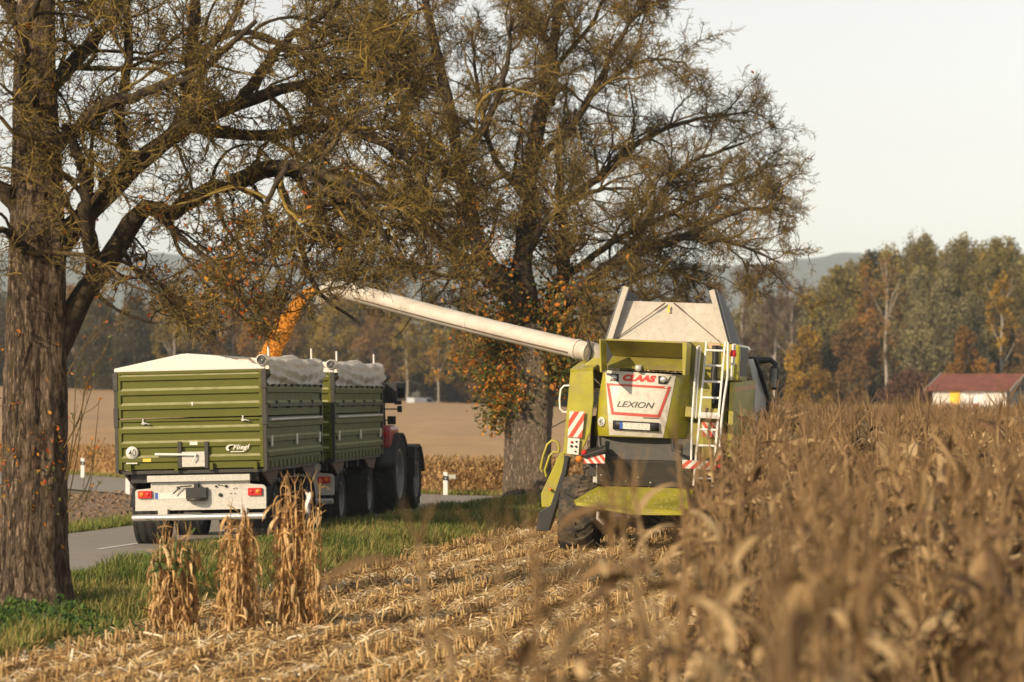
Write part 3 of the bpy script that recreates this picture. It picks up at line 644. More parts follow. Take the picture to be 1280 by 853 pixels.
    b = MB(); b.add([(XR+.03, .5, z(484)), (XR+.15, 2.88, z(479)), (XR+.15, 2.88, z(485)), (XR+.03, .5, z(490))], [(0, 1, 2, 3)]); b.build('orange_stripe', M('orange stripe', (.6, .33, .12), .5), rs)
    b = MB(); b.box(XR-.05, XR+.03, .45, .5, z(572), z(478)); b.build('panel_edge', m_green, rs, bevel=.008)
    b = MB(); b.add([(XR+.12, 2.92, z(604)), (XR+.12, 4.5, z(604)), (XR+.18, 4.5, z(500)), (XR+.05, 4.1, z(462)), (XR+.0, 3.65, z(446)), (XR+.0, 3.15, z(446)), (XR+.12, 2.92, z(474))], [tuple(range(7))]); b.build('cab_side', M('pale grey cab side', (.5, .5, .47), .4, var=.08, dirt=(DUST, .3, 3)), t, solid=.05)
    b = MB(); b.add([(XR+.16, 3.65, z(560)), (XR+.17, 4.3, z(560)), (XR+.19, 4.3, z(515)), (XR+.18, 3.65, z(515))], [(0, 1, 2, 3)]); b.build('red_decal', m_redf, t)
    b = MB(); b.tube([(XR+.2, 4.5, z(604)), (XR+.24, 4.52, z(500)), (XR+.1, 4.1, z(462)), (XR+.04, 3.7, z(445))], .04, 8); b.build('cab_edge_seal', m_black, t)
    b = MB(); b.box(XR-.35, XR+.06, .75, 2.2, z(478)+.02, z(430)); ub = b.build('upper_side_box', m_green, t, bevel=.04)
    b = MB(); b.box(XR+.055, XR+.066, .95, 2.1, z(470), z(433)); b.build('side_grille', m_black, ub)
    b = MB(); b.box(xl+.5, XR-.15, 3.3, 4.45, z(600), z(440)); b.build('cab', m_glass, t, bevel=.1); b = MB(); b.box(xl+.4, XR-.1, 3.2, 4.5, z(440)+.02, z(428)); b.build('cab_roof', m_white, t, bevel=.06)
    b = MB(); p = [g(938, 450, 4.0), g(955, 450.5, 4.2), g(963, 450, 4.3), g(969.5, 455.5, 4.3), g(968, 462, 4.3)]; b.tube(p, [.06, .06, .05, .045, .04], 8); ma = b.build('mirror_arm', m_black, t)
    c0, c1 = g(961, 487.5, 4.3), g(974.3, 457.5, 4.3); b = MB(); b.box(c0.x, c1.x, 4.25, 4.4, c0.z, c1.z); mi_ = b.build('mirror', m_black, t, bevel=.05)
    b = MB(); b.box(c0.x+.03, c1.x-.03, 4.235, 4.246, c0.z+.05, c1.z-.05); b.build('mirror_glass', m_glass, mi_)
    # straw chopper, lamps, spreader deck
    b = MB(); b.plate([g(749, 546, .3), g(866, 549, .3), g(862, 577, .22), g(748, 574, .22)][::-1], .05); b.plate([g(748, 574.8, .21), g(862, 577.8, .21), g(863, 611, .3), g(747.5, 606, .3)][::-1], .05); b.plate([g(749, 546, .3), g(747.5, 606, .3), g(752, 606, 1.3), g(752, 546, 1.3)], .04); cp = b.build('chopper_cover', m_dark, t, bevel=.006)
    b = MB()
    for px, py in ((751.5, 594), (782.5, 601.5), (798, 597), (813, 603.5), (752, 600.5), (806, 575)): c = g(px, py, .24); b.lathe([(.014, 0), (.014, -.012), (.001, -.014)], 10, c, 'y')
    b.build('bolt', m_alu, cp)
    b = MB(); b.tube([g(749, 545, .1), g(749, 556, .1), g(752, 561, .05)], .035, 8); b.tube([g(841, 548, .1), g(841.5, 562, .08), g(852, 566, .05)], .03, 8); b.build('bracket_tube', m_dark, t)
    b = MB(); b.plate([g(728, 563, .15), g(757.5, 556.5, .15), g(757, 560.5, -.35), g(729, 569, -.35)], -.06); b.build('left_lamp_arm', m_black, t, bevel=.01)
    board('hazard_board', ((729.5, 579.5), (755.8, 579.5), (756.5, 568), (731, 568.5)), -.3, 4, None, t, False, .9)
    board('hazard_board', ((852.5, 585.6), (894.6, 587.8), (895, 577.3), (853, 575)), -.2, 4, None, t, True, 1.0)
    b = MB(); c = g(724, 574, -.3); b.lathe([(.055, 0), (.05, -.04), (.001, -.055)], 16, c, 'y', 1); c = g(730, 566, -.28); b.lathe([(.045, 0), (.04, -.03), (.001, -.04)], 14, c, 'y', 0); b.build('marker_lamp', [m_redlens, m_amber], t)
    b = MB()
    for px, py in ((899.5, 574), (902.5, 584)): c = g(px, py, -.2); b.lathe([(.06, 0), (.055, -.05), (.001, -.06)], 16, c, 'y')
    b.beam(g(870, 580, -.15), g(902, 582, -.15), .05); b.build('marker_lamp', m_redlens, t)
    b = MB(); zb_, zf = g(800, 608, .25).z, g(800, 638, -.75).z
    D = [g(748, 607.6, .25), g(866, 611, .25), g(868, 632, -.45), g(855, 640.5, -.75), g(792, 640, -.8), g(720, 628, -.65), g(717.5, 625.5, -.5)]
    b.plate(D[::-1], .045); b.plate([D[5], D[4], D[4]-Vector((0, 0, .05)), D[5]-Vector((0, 0, .05))], .02); b.plate([D[4], D[3], D[3]-Vector((0, 0, .05)), D[4]-Vector((0, 0, .05))], .02); dk = b.build('spreader_deck', m_green, t, bevel=.008)
    rc = np.random.default_rng(9); m_chaff = M('chaff', (.5, .38, .2), .8, ramp=[(.25, .15, .06), (.5, .36, .17), (.75, .64, .42)])
    dd = [np.array(D[k]) for k in (0, 1, 3, 5)]; u, v = rc.random(420)[:, None], (rc.random(420)**.6)[:, None]
    cc = (dd[0]*(1-u)+dd[1]*u)*(1-v)+(dd[3]*(1-u)+dd[2]*u)*v+np.array([0, 0, .012]); u2 = rc.random(160)[:, None]
    led = np.array(g(757, 461, .05))*(1-u2)+np.array(g(856, 466, .05))*u2+rc.normal(size=(160, 3))*np.array([.02, .05, .006])
    V, F = leaf_cards(np.concatenate([cc, led]), .035, .3, rc, .8); ch_ = npmesh('chaff', V, F, m_chaff, dk, False, np.repeat(rc.random(len(F)), 4)); ch_['kind'] = 'stuff'
    b = MB(); b.add([Vector((x, -.3-.05*k, 0)) for k in range(0)] or [(0, 0, 0)], []); 
    b = MB(); [b.tube([g(x, 612, .2), g(x+2, 640, .25), g(x+10, 652, .3)], .02, 6) for x in (775, 783, 820, 838)]; b.tube([g(770, 650, .35), g(800, 660, .3), g(850, 652, .35)], .03, 8); b.build('hydraulic_hose', m_black, t)
    b = MB(); b.tube([g(746, 575, .05), g(746, 604, .05)], .012, 6); b.box(g(744, 600, .1).x-.03, g(744, 600, .1).x+.03, .05, .15, g(744, 603, .1).z, g(744, 596, .1).z); b.build('gas_strut', m_galv, t)
    # running gear
    b = MB(); c0, c1 = g(765, 646, .35), g(799, 636, .35); b.box(c0.x, c1.x, .3, .6, c0.z, c1.z); b.tube([g(748, 640, .2), g(747, 648, .2), g(755, 655, .25)], .03, 8); b.build('spinner_housing', m_galv, t, bevel=.05)
    b = MB(); b.beam((-1.1, .9, .6), (1.15, .9, .6), .22, .25); b.box(-.5, .5, .5, 1.3, .62, .85); b.tube([(-.9, .55, .55), (0, .45, .48), (.9, .55, .55)], .035, 8); b.tube([(-.35, .5, .55), (-.1, .42, .7), (.2, .5, .5)], .025, 8); b.box(-.8, .95, 1.3, 5.2, .72, 1.15); b.build('rear_axle', m_mud, t, bevel=.02)
    wc = g(723.5, 652, .9); wheel(t, 'rear_wheel', wc.x+.02, .95, .6, .6, .6, -1, m_mud, m_rim, lugs=18)
    wheel(t, 'rear_wheel', 1.3, .95, .6, .6, .6, 1, m_mud, m_rim, lugs=18)
    for s in (-1, 1): wheel(t, 'front_wheel', s*1.25, 4.3, .93, .93, .66, s, m_mud, m_rim, lugs=20)
    # boarding ladder guard on the left, far forward
    gl = 2.6
    b = MB(); b.plate([g(x, y, gl) for x, y in ((700, 566), (706, 566), (704, 590), (690, 634), (677, 634), (676, 618))][::-1], .06); gd = b.build('ladder_guard', m_green, t, bevel=.01)
    b = MB(); b.plate([g(x, y, gl-.03) for x, y in ((706, 570), (711, 572), (708, 590), (686, 664), (669.5, 664), (674, 640), (688, 632), (702, 590))][::-1], .25); b.build('boarding_step', m_black, gd, bevel=.01)
    for pts in ([(678, 590), (675.5, 586), (679, 570), (684, 556), (690, 550.5), (697, 553), (699, 560), (698, 566)], [(683, 596), (681, 588), (687, 570), (692, 565), (698, 566)]):
        b = MB(); b.tube([g(x, y, gl) for x, y in pts], .022, 8); b.build('guard_rail', m_green, gd)
    b = MB(); c = g(688, 612, gl-.05); b.lathe([(.03, 0), (.025, -.03), (.001, -.035)], 12, c, 'y'); b.build('marker_lamp', m_amber, gd)
    # unloading pipe
    pp = [g(742, 439.5, 1.3), g(735, 438, 1.32)]
    ps = [g(762, 452, 1.4), g(744, 440, 1.35)]
    e = M_C.inverted() @ at(425, 361, 49.6)
    b = MB(); A = g(736, 440, 1.3); k = 14
    pts = [A.lerp(e, i/k) + Vector((0, 0, -.03*math.sin(math.pi*i/k))) for i in range(k+1)]
    b.tube(pts, .157, 22); up_ = b.build('unloading_pipe', m_pipe, t)
    for i, f_ in enumerate((.0, .04, .46, .72)): b = MB(); c = A.lerp(e, f_)+Vector((0, 0, -.03*math.sin(math.pi*f_))); d = (e-A).normalized(); b.tube([c-d*.025, c+d*.025], .172 if f_ < .1 else .163, 22); b.build('pipe_collar', m_pipe, up_, bevel=.005)
    b = MB(); b.tube([p + Vector((0, -.15, -.085)) for p in pts[1:-1]], .018, 6); b.build('pipe_hose', m_rust, up_)
    b = MB(); el = [g(737, 440, 1.3), g(746, 443, 1.32), g(750, 455, 1.4), g(748, 480, 1.5)]; b.tube(el, [.17, .2, .22, .24], 20); b.build('pipe_elbow', m_pipe, up_); b = MB(); b.tube([g(734.5, 424, 1.12), g(739, 440, 1.1), g(734, 458, 1.12)], .026, 6); b.build('elbow_clamp', m_dark, up_)
    b = MB(); b.plate([g(x, y, .6) for x, y in ((723, 462.5), (741, 448), (757, 447), (757, 464))][::-1], .6); b.build('pipe_shoulder', m_green, t, bevel=.01)
    b = MB(); d = (e-pts[-2]).normalized(); b.tube([e, e+d*.18+Vector((0, 0, -.03)), e+d*.36+Vector((0, 0, -.16)), e+d*.42+Vector((0, 0, -.32))], [.172, .175, .16, .14], 20, cap=False); b.build('pipe_spout', m_pipe, up_)
    return t
make_combine()
# ------------------------------------------------------------------ terrain
def sm(t): t = np.clip(t, 0, 1); return t*t*(3-2*t)
def x_road(y): return -6.0+.226*(y-38.2)       # verge side of the road
def x_stub(y): return -5.0+.2*(y-27.3)         # verge / stubble limit
def x_corn(y): return np.interp(y, [4, 6, 8, 12, 20, 30, 44, 60, 240], [-.12, .05, .2, .65, 1.42, 2.42, 4.0, 5.6, 22])   # edge of the standing maize
def gz(x, y):
    x = np.asarray(x, float); y = np.asarray(y, float)
    a, b = x_road(y), x_stub(y); t = (x-a)/np.maximum(b-a, .5)
    bump = .2*sm(t/.12)*sm((1-t)/.3)*sm((68-y)/6)*sm((y-29.5)/11)
    far = np.maximum((y-80)/230, 0)*(.75+np.clip((-x-7)/39*1.37, -.75, 2.2))
    return bump + np.minimum(far, 6) + 0
def sheet(name, xs, ys, mat, fn, kind='structure', lift=0.):
    X, Y = np.meshgrid(xs, ys); nx, ny = len(xs), len(ys)
    Z = fn(X, Y)+lift; V = np.stack([X, Y, Z], -1).reshape(-1, 3)
    i = np.arange(ny-1)[:, None]*nx+np.arange(nx-1)[None]
    F = np.stack([i, i+1, i+nx+1, i+nx], -1).reshape(-1, 4)
    return tag(npmesh(name, V, F, mat, None, True), kind=kind)
def strip(name, left, right, mat, lift, kind='structure', nv=6):
    """sheet between two polylines of the same length, laid on the terrain"""
    l, r = np.array(left, float), np.array(right, float); n = len(l)
    t = np.linspace(0, 1, nv)[None, :, None]; Pxy = l[:, None]*(1-t)+r[:, None]*t
    V = np.concatenate([Pxy, (gz(Pxy[..., 0], Pxy[..., 1])+lift)[..., None]], -1).reshape(-1, 3)
    i = np.arange(n-1)[:, None]*nv+np.arange(nv-1)[None]
    F = np.stack([i, i+1, i+nv+1, i+nv], -1).reshape(-1, 4)
    return tag(npmesh(name, V, F, mat, None, True), kind=kind)
ys_ = np.concatenate([np.linspace(-30, 20, 12), np.linspace(21, 75, 109), np.linspace(77, 120, 22), np.linspace(130, 460, 34), [600, 900, 1500, 2600, 4000]])
xs_ = np.concatenate([[-2500, -1200, -600, -300, -150, -90, -60, -45, -35, -28, -22, -18], np.linspace(-16, 12, 113), [14, 17, 21, 26, 35, 50, 80, 150, 300, 600, 1200, 2500]])
m_soil = M('ground soil', (.15, .1, .06), .95, var=.3, vs=.9, bump=.8, bs=9, dirt=((.1, .11, .035), .7, .35))
m_straw_g = M('straw covered soil', (.22, .14, .068), .95, var=.4, vs=3, bump=1., bs=24, dirt=((.13, .085, .05), .5, 1.3))
m_verge = M('verge turf', (.07, .075, .018), .95, var=.35, vs=2.5, bump=.8, bs=20, dirt=((.13, .1, .04), .45, 1.2))
m_asph = M('asphalt road', (.25, .225, .195), .85, var=.1, vs=2, bump=.15, bs=140, dirt=((.24, .2, .15), .4, .8))
m_line = M('road marking', (.62, .6, .56), .7, var=.15, vs=20)
m_clod = M('ploughed soil', (.19, .125, .075), .95, var=.4, vs=2.2, bump=1., bs=6)
m_crop = M('ripe crop top', (.38, .24, .115), .95, var=.16, vs=.5, bump=.6, bs=5, stretch=(1, .25, 1))
sheet('ground', xs_, ys_, m_soil, gz, lift=-.02)
yy = np.linspace(14, 66, 60)
strip('stubble_field', np.stack([x_stub(yy)-.1, yy], -1), np.stack([x_stub(yy)+9, yy], -1), m_straw_g, .004, nv=14)
strip('verge', np.stack([x_road(yy), yy], -1), np.stack([x_stub(yy)-.1, yy], -1), m_verge, .006, nv=18)
yr = np.linspace(12, 64.5, 60)
strip('road', np.stack([x_road(yr)-5.25, yr], -1), np.stack([x_road(yr), yr], -1), m_asph, .01)
cl = catmull([(-44, 112, 0), (-26, 97.5, 0), (-12.1, 81.3, 0), (-6, 71.5, 0), (-1.5, 67.4, 0), (4, 66.2, 0), (14, 66.5, 0), (40, 71, 0)], 60)[:, :2]
tn = nrm(np.gradient(cl, axis=0)); nn = np.stack([-tn[:, 1], tn[:, 0]], -1)
strip('cross_road', cl+nn*3.2, cl-nn*3.0, m_asph, .014)
ln = []
for y0 in np.arange(16.5, 60, 6): ln.append((y0, y0+2.4))
for a, b in ln:
    y = np.linspace(a, b, 4); xc_ = x_road(y)-2.75
    strip('road_marking', np.stack([xc_-.06, y], -1), np.stack([xc_+.06, y], -1), m_line, .016, nv=2)
# soil between the two roads, left
ya = np.linspace(36, 74, 30)
o = strip('soil_patch', np.stack([np.maximum(x_road(ya)-5.7-.95*(80-ya)*.5, -40), ya], -1), np.stack([x_road(ya)-5.6, ya], -1), m_clod, .004, nv=12)
# the ripe crop beyond the cross road
def front_y(x): return np.interp(x, [-60, -46, -27, -13, -6.5, -2, 4, 14, 40], [140, 118, 103.5, 88, 77.2, 73, 71.8, 72.2, 77])
def crop_z(X, S): Y = front_y(X)+S; return Y
Sx = np.linspace(-60, 40, 101); Ss = np.concatenate([[0, .15], np.linspace(.6, 30, 50), np.linspace(32, 232, 50)])
XX, SS = np.meshgrid(Sx, Ss); YY = front_y(XX) + SS*(1+0*XX); YY = np.minimum(YY, 330)
r3 = np.random.default_rng(4)
ZZ = gz(XX, YY)+.84+r3.normal(size=XX.shape)*.035; ZZ[0] = gz(XX[0], YY[0])
V = np.stack([XX, YY, ZZ], -1).reshape(-1, 3); nx = len(Sx); i = np.arange(len(Ss)-1)[:, None]*nx+np.arange(nx-1)[None]
tag(npmesh('crop_field', V, np.stack([i, i+1, i+nx+1, i+nx], -1).reshape(-1, 4), m_crop, None, True), kind='structure')
m_cropl = M('ripe crop leaf', (.4, .25, .1), .85, var=.2, vs=1.5, trans=.25, ramp=[(.3, .18, .07), (.42, .26, .105), (.52, .34, .15)])
n = 30000; cx_ = r3.uniform(-24, 12, n); s_ = np.abs(r3.normal(size=n))*.5; far_ = r3.random(n) < .0
s_ = np.where(far_, r3.uniform(0, 70, n)**1.0, s_); cy = front_y(cx_)+.12-s_*.55; hz_ = np.where(far_, r3.uniform(.75, 1.0, n), r3.uniform(.05, .98, n))
V, F = leaf_cards(np.stack([cx_, cy, gz(cx_, cy)+hz_], -1), .16, .22, r3, -1.5)
tag(npmesh('crop_leaves', V, F, m_cropl, None, False, np.repeat(r3.random(n), 4)), 'dry leaves along the front of the ripe crop beyond the road', 'crop', kind='stuff')

# ------------------------------------------------------------------ grass on the verge, straw and stubble
m_grass = M('grass blades', (.1, .13, .03), .7, var=.25, vs=1.2, trans=.3, ramp=[(.06, .1, .014), (.12, .18, .024), (.19, .22, .04), (.34, .26, .09)])
def grass(name, n, ya, yb, ta, tb, h0, h1, label, brown=.2):
    y = r3.uniform(ya, yb, n); t = r3.uniform(ta, tb, n); x = x_road(y)+(x_stub(y)-x_road(y))*t
    h = r3.uniform(h0, h1, n)*(.6+.8*np.clip(np.sin(x*2.1+np.sin(y*1.3)*2)*.5+.5, 0, 1)); az = r3.uniform(0, 2*np.pi, n); ln_ = r3.uniform(.1, .9, n)*h; w = r3.uniform(.006, .013, n)
    B = np.stack([x, y, gz(x, y)-.01], -1); D = np.stack([np.cos(az), np.sin(az), 0*az], -1); S = np.stack([-np.sin(az), np.cos(az), 0*az], -1)
    Md = B+D*(ln_*.35)[:, None]; Md[:, 2] += h*.65; Tp = B+D*ln_[:, None]; Tp[:, 2] += h
    V = np.stack([B-S*w[:, None], B+S*w[:, None], Md+S*(w*.7)[:, None], Md-S*(w*.7)[:, None], Tp], 1)
    b = (np.arange(n)*5)[:, None]; F = np.concatenate([b+np.array([[0, 1, 2, 3]]), b+np.array([[3, 2, 4, 4]])])
    patch_ = np.sin(x*.9+y*.35)*np.sin(y*.55-x*.4)*.5+.5; dry = patch_ > .6
    T = np.where(r3.random(n) < np.where(dry, .7, brown), r3.uniform(.75, 1, n), r3.uniform(0, .68, n))
    F3 = np.concatenate([b+np.array([[0, 1, 2]]), b+np.array([[0, 2, 3]]), b+np.array([[3, 2, 4]])])
    return tag(npmesh(name, V.reshape(-1, 3), F3, m_grass, None, False, np.repeat(T, 5)), label, 'grass', kind='stuff')
grass('grass', 90000, 26, 63, .0, 1.0, .04, .2, 'green and browning grass on the verge between road and stubble', .25)
grass('verge_fringe', 9000, 26, 60, .86, 1.04, .08, .3, 'taller tufts of dry grass along the stubble edge', .65)
# grass along the far side of the road
n = 22000; y = r3.uniform(40, 70, n); x = x_road(y)-5.3-np.abs(r3.normal(size=n))*.55
m2 = r3.random(n) < .35; xx2 = r3.uniform(-30, 10, n); x = np.where(m2, xx2, x); y = np.where(m2, front_y(xx2)-r3.uniform(.0, 1.1, n), y)
h = r3.uniform(.06, .2, n); az = r3.uniform(0, 6.28, n); S = np.stack([np.cos(az), np.sin(az), 0*az], -1)*.014
B = np.stack([x, y, gz(x, y)-.01], -1); Tp = B+np.stack([r3.normal(size=n)*.05, r3.normal(size=n)*.05, h], -1)
tag(npmesh('far_verge_grass', np.stack([B-S, B+S, Tp], 1).reshape(-1, 3), np.arange(n*3).reshape(-1, 3), m_grass, None, False, np.repeat(r3.uniform(.2, 1, n), 3)), 'thin browning grass along the far road edge', 'grass', kind='stuff')

m_straw = M('straw litter', (.5, .36, .18), .75, var=.2, vs=3, trans=.15, ramp=[(.12, .06, .022), (.42, .25, .09), (.68, .49, .23), (.95, .88, .68)])
def field_pts(n, ya, yb, rg=r3):
    y = ya+(yb-ya)*rg.random(n)**1.25; x = x_stub(y)-.25+np.abs(rg.normal(size=n))*.1+rg.random(n)*(np.maximum(x_corn(y)+1.5-x_stub(y), 5.0))
    return x, y
n = 175000; x, y = field_pts(n, 21, 64)
az = r3.uniform(0, 6.28, n); L_ = r3.uniform(.04, .22, n); L_ *= np.where(r3.random(n) < .05, 1.9, 1); tilt = r3.normal(size=n)*.28; w = r3.uniform(.003, .012, n)
D = np.stack([np.cos(az)*np.cos(tilt), np.sin(az)*np.cos(tilt), np.sin(tilt)], -1); S = nrm(np.stack([-np.sin(az), np.cos(az), r3.normal(size=n)*.5], -1))*w[:, None]
lum = (np.sin(x*1.7+np.sin(y*.8)*1.5)*.5+.5)*.08
C = np.stack([x, y, gz(x, y)+.02+lum*r3.random(n)+np.abs(np.sin(tilt))*L_*.4], -1); a, b = C-D*L_[:, None]*.5, C+D*L_[:, None]*.5
mid = C+np.array([0, 0, .02])*r3.random((n, 1))
V = np.stack([a-S, a+S, mid-S, mid+S, b-S*.6, b+S*.6], 1).reshape(-1, 3); q = (np.arange(n)*6)[:, None]
F = np.concatenate([q+np.array([[0, 1, 3, 2]]), q+np.array([[2, 3, 5, 4]])])
tag(npmesh('maize_straw', V, F, m_straw, None, False, np.repeat(np.clip(r3.beta(2, 1.8, n)*.9+.2*np.cos(2*np.pi*((x-.182*(y-40)+2.05)/.75-.5))-.02, 0, 1), 6)), 'chopped golden maize straw strewn over the harvested rows', 'straw', kind='stuff')
# stubs standing in rows
rows = np.arange(-1, 9)*.75; P_, T_ = [], []
for x0 in rows:
    y = np.arange(21, 62, .055); y = y+r3.normal(size=len(y))*.035; y = y[r3.random(len(y)) < .95*np.clip(.62+.5*np.sin(y*1.7+x0*5)*np.sin(y*.63+x0*2.3), .25, 1)]
    x = x0-2.05+.182*(y-40)+r3.normal(size=len(y))*.035+.05*np.sin(y*.9+x0*7)
    k = (x > x_stub(y)+.05) & (x < x_corn(y)+1.6); x, y = x[k], y[k]; m = len(x)
    hh = r3.uniform(.09, .23, m); z = gz(x, y)
    dx, dy = r3.normal(size=m)*.18*hh, r3.normal(size=m)*.18*hh
    P_.append(np.stack([np.stack([x, y, z-.02], -1), np.stack([x+dx*.5, y+dy*.5, z+hh*.55], -1), np.stack([x+dx, y+dy, z+hh], -1)], 1)); T_.append(r3.uniform(.2, .72, m))
P_ = np.concatenate(P_); T_ = np.concatenate(T_); rr = np.repeat(r3.uniform(.007, .013, len(P_))[:, None], 3, 1)*np.array([1.15, 1, .95])
V, F = tubes(P_, rr, 5); capv = V.reshape(len(P_), 3, 5, 3)[:, 2]
b0 = (np.arange(len(P_))*15+10)[:, None]; F = np.concatenate([F, b0+np.array([[0, 1, 2, 3]]), b0+np.array([[0, 3, 4, 4]])[:, [0, 1, 2, 2]]][:2])
tag(npmesh('maize_stubble', V, F, m_straw, None, False, np.repeat(T_, 15)), 'cut maize stubs standing in rows towards the combine', 'stubble', kind='stuff')
# clods on the soil patch and husk leaves
n = 2600; y = r3.uniform(48, 76, n); x = x_road(y)-5.8-r3.random(n)*7; sz = r3.uniform(.015, .06, n)
ang = r3.uniform(0, 6.28, n); k8 = np.array([(sx, sy, sz_) for sx in (-1, 1) for sy in (-1, 1) for sz_ in (-.7, .7)])*(1, 1, 1)
Vc = k8[None]*sz[:, None, None]*r3.uniform(.55, 1.1, (n, 8, 3)); ca, sa = np.cos(ang)[:, None], np.sin(ang)[:, None]
Vc = np.stack([Vc[..., 0]*ca-Vc[..., 1]*sa+x[:, None], Vc[..., 0]*sa+Vc[..., 1]*ca+y[:, None], Vc[..., 2]+gz(x, y)[:, None]+.01], -1)
Fc = (np.arange(n)*8)[:, None, None]+np.array([(0, 1, 3, 2), (4, 6, 7, 5), (0, 4, 5, 1), (2, 3, 7, 6), (0, 2, 6, 4), (1, 5, 7, 3)])[None]
tag(npmesh('soil_clods', Vc.reshape(-1, 3), Fc.reshape(-1, 4), m_clod, None, False), 'brown earth clods between the two roads', 'soil', kind='stuff')

# ------------------------------------------------------------------ maize plants
m_corn = M('dry maize leaf', (.34, .21, .1), .7, var=.2, vs=2.5, trans=.3, objvar=.16, ramp=[(.05, .026, .012), (.175, .1, .042), (.33, .213, .094), (.55, .4, .21)])
m_shock = M('golden maize leaf', (.45, .27, .1), .65, var=.25, vs=3, trans=.3, ramp=[(.17, .09, .03), (.45, .26, .095), (.62, .4, .165), (.78, .57, .29)])
m_gleaf = M('green maize leaf', (.1, .15, .04), .6, var=.3, vs=4, trans=.3)
def leaf_strip(base, az, e0, bend, L, w, twist, seg, rg, curl=1.3):
    s = np.linspace(0, 1, seg+1); e = e0-bend*s**curl; a = az+twist*.35*s**2+rg.normal()*.2*s
    d = np.stack([np.cos(e)*np.cos(a), np.cos(e)*np.sin(a), np.sin(e)], -1); P = np.array(base)+np.concatenate([[[0, 0, 0]], np.cumsum(d[:-1]*L/seg, 0)])
    side = np.stack([-np.sin(a), np.cos(a), 0*a], -1); up_ = np.cross(side, d); tw = twist*s**1.2
    W = (side*np.cos(tw)[:, None]+up_*np.sin(tw)[:, None])*(w*(np.sin(np.pi*np.clip(s*.93+.05, 0, 1))**.6)*(1-.3*s))[:, None]
    nrm_ = np.cross(W, d); fold = nrm_*.35
    V = np.stack([P-W+fold, P, P+W+fold], 1).reshape(-1, 3); i = np.arange(seg)[:, None]*3
    return V, np.concatenate([i+np.array([[0, 1, 4, 3]]), i+np.array([[1, 2, 5, 4]])])
def maize(seed, H=2.1, nl=13, seg=7, tassel=True, droop=1., lw=.037, ll=(.22, .58), sides=5):
    rg = np.random.default_rng(seed); nb = NB(); lean = rg.normal(size=2)*.06
    zz = np.linspace(0, H, 6); P = np.stack([lean[0]*zz**1.3+rg.normal(size=6)*.012, lean[1]*zz**1.3+rg.normal(size=6)*.012, zz], -1)
    V, F = tubes(P[None], np.linspace(.016, .008, 6)[None], sides); nb.add(V, F, np.full(len(V), .35+.4*rg.random()))
    a0 = rg.uniform(0, 6.28)
    for k in range(nl):
        h = H*(.16+.8*(k+rg.random()*.6)/nl); p = [np.interp(h, zz, P[:, c]) for c in range(3)]
        V, F = leaf_strip(p, a0+math.pi*k+rg.normal()*.5, *((rg.uniform(.2, 1.1), droop*rg.uniform(1.7, 2.7)) if rg.random() < .76 else (rg.uniform(.8, 1.35), rg.uniform(.3, 1.6))), rg.uniform(*ll)*(1.1-.5*abs(k/nl-.45)), lw*rg.uniform(.5, 1.25), rg.normal()*1.9, seg, rg, rg.uniform(.35, .9))
        nb.add(V, F, np.full(len(V), np.clip(rg.normal(.5, .33), 0, 1)))
    if tassel:
        for k in range(5):
            a = rg.uniform(0, 6.28); e = rg.uniform(.75, 1.5); L = rg.uniform(.14, .3)
            q = P[-1][None]+np.linspace(0, 1, 3)[:, None]*np.array([np.cos(e)*np.cos(a), np.cos(e)*np.sin(a), np.sin(e)])*L
            V, F = tubes(q[None], np.array([[.005, .004, .003]]), 3); nb.add(V, F, np.full(len(V), .5))
    if rg.random() < .7:
        h = H*.45; p = np.array([np.interp(h, zz, P[:, c]) for c in range(3)]); a = rg.uniform(0, 6.28); d = np.array([math.cos(a)*.5, math.sin(a)*.5, rg.choice([-.8, .7])])
        q = p+np.linspace(0, .24, 5)[:, None]*d; V, F = tubes(q[None], np.array([[.012, .03, .033, .024, .006]]), 6); nb.add(V, F, np.full(len(V), .85))
    return nb
protos = [maize(100+k) for k in range(12)]; near_mesh = []
far_p = [maize(300+k, nl=10, seg=4, sides=3, lw=.055, droop=1.25) for k in range(8)]
r4 = np.random.default_rng(21)
# plant positions: rows along the field, edge as surveyed
pos = []
y = 4.6
for xr_ in np.arange(-2, 60)*.75:
    ys = np.arange(4.6, 60, .17); ys = ys+r4.normal(size=len(ys))*.05; xs = xr_+.108*(ys-6)+r4.normal(size=len(ys))*.07
    k = (xs > x_corn(ys)+r4.normal(size=len(ys))*.06) & (xs < .205*ys+2.2) & (r4.random(len(ys)) < np.interp(ys, [4, 8, 14, 22], [.3, .5, .75, .9])); pos += list(zip(xs[k], ys[k]))
pos += [(-.42, 7.2), (-.26, 6.3), (-.1, 5.6), (-.05, 8.4), (.1, 6.6), (.2, 9.4), (-.25, 10.6), (.38, 11.9), (.3, 7.6), (.62, 14.5), (.02, 9.8), (.48, 9.0)]
pos = [p for p in pos if p[1] < 40 or p[0] > x_corn(p[1])+.0]
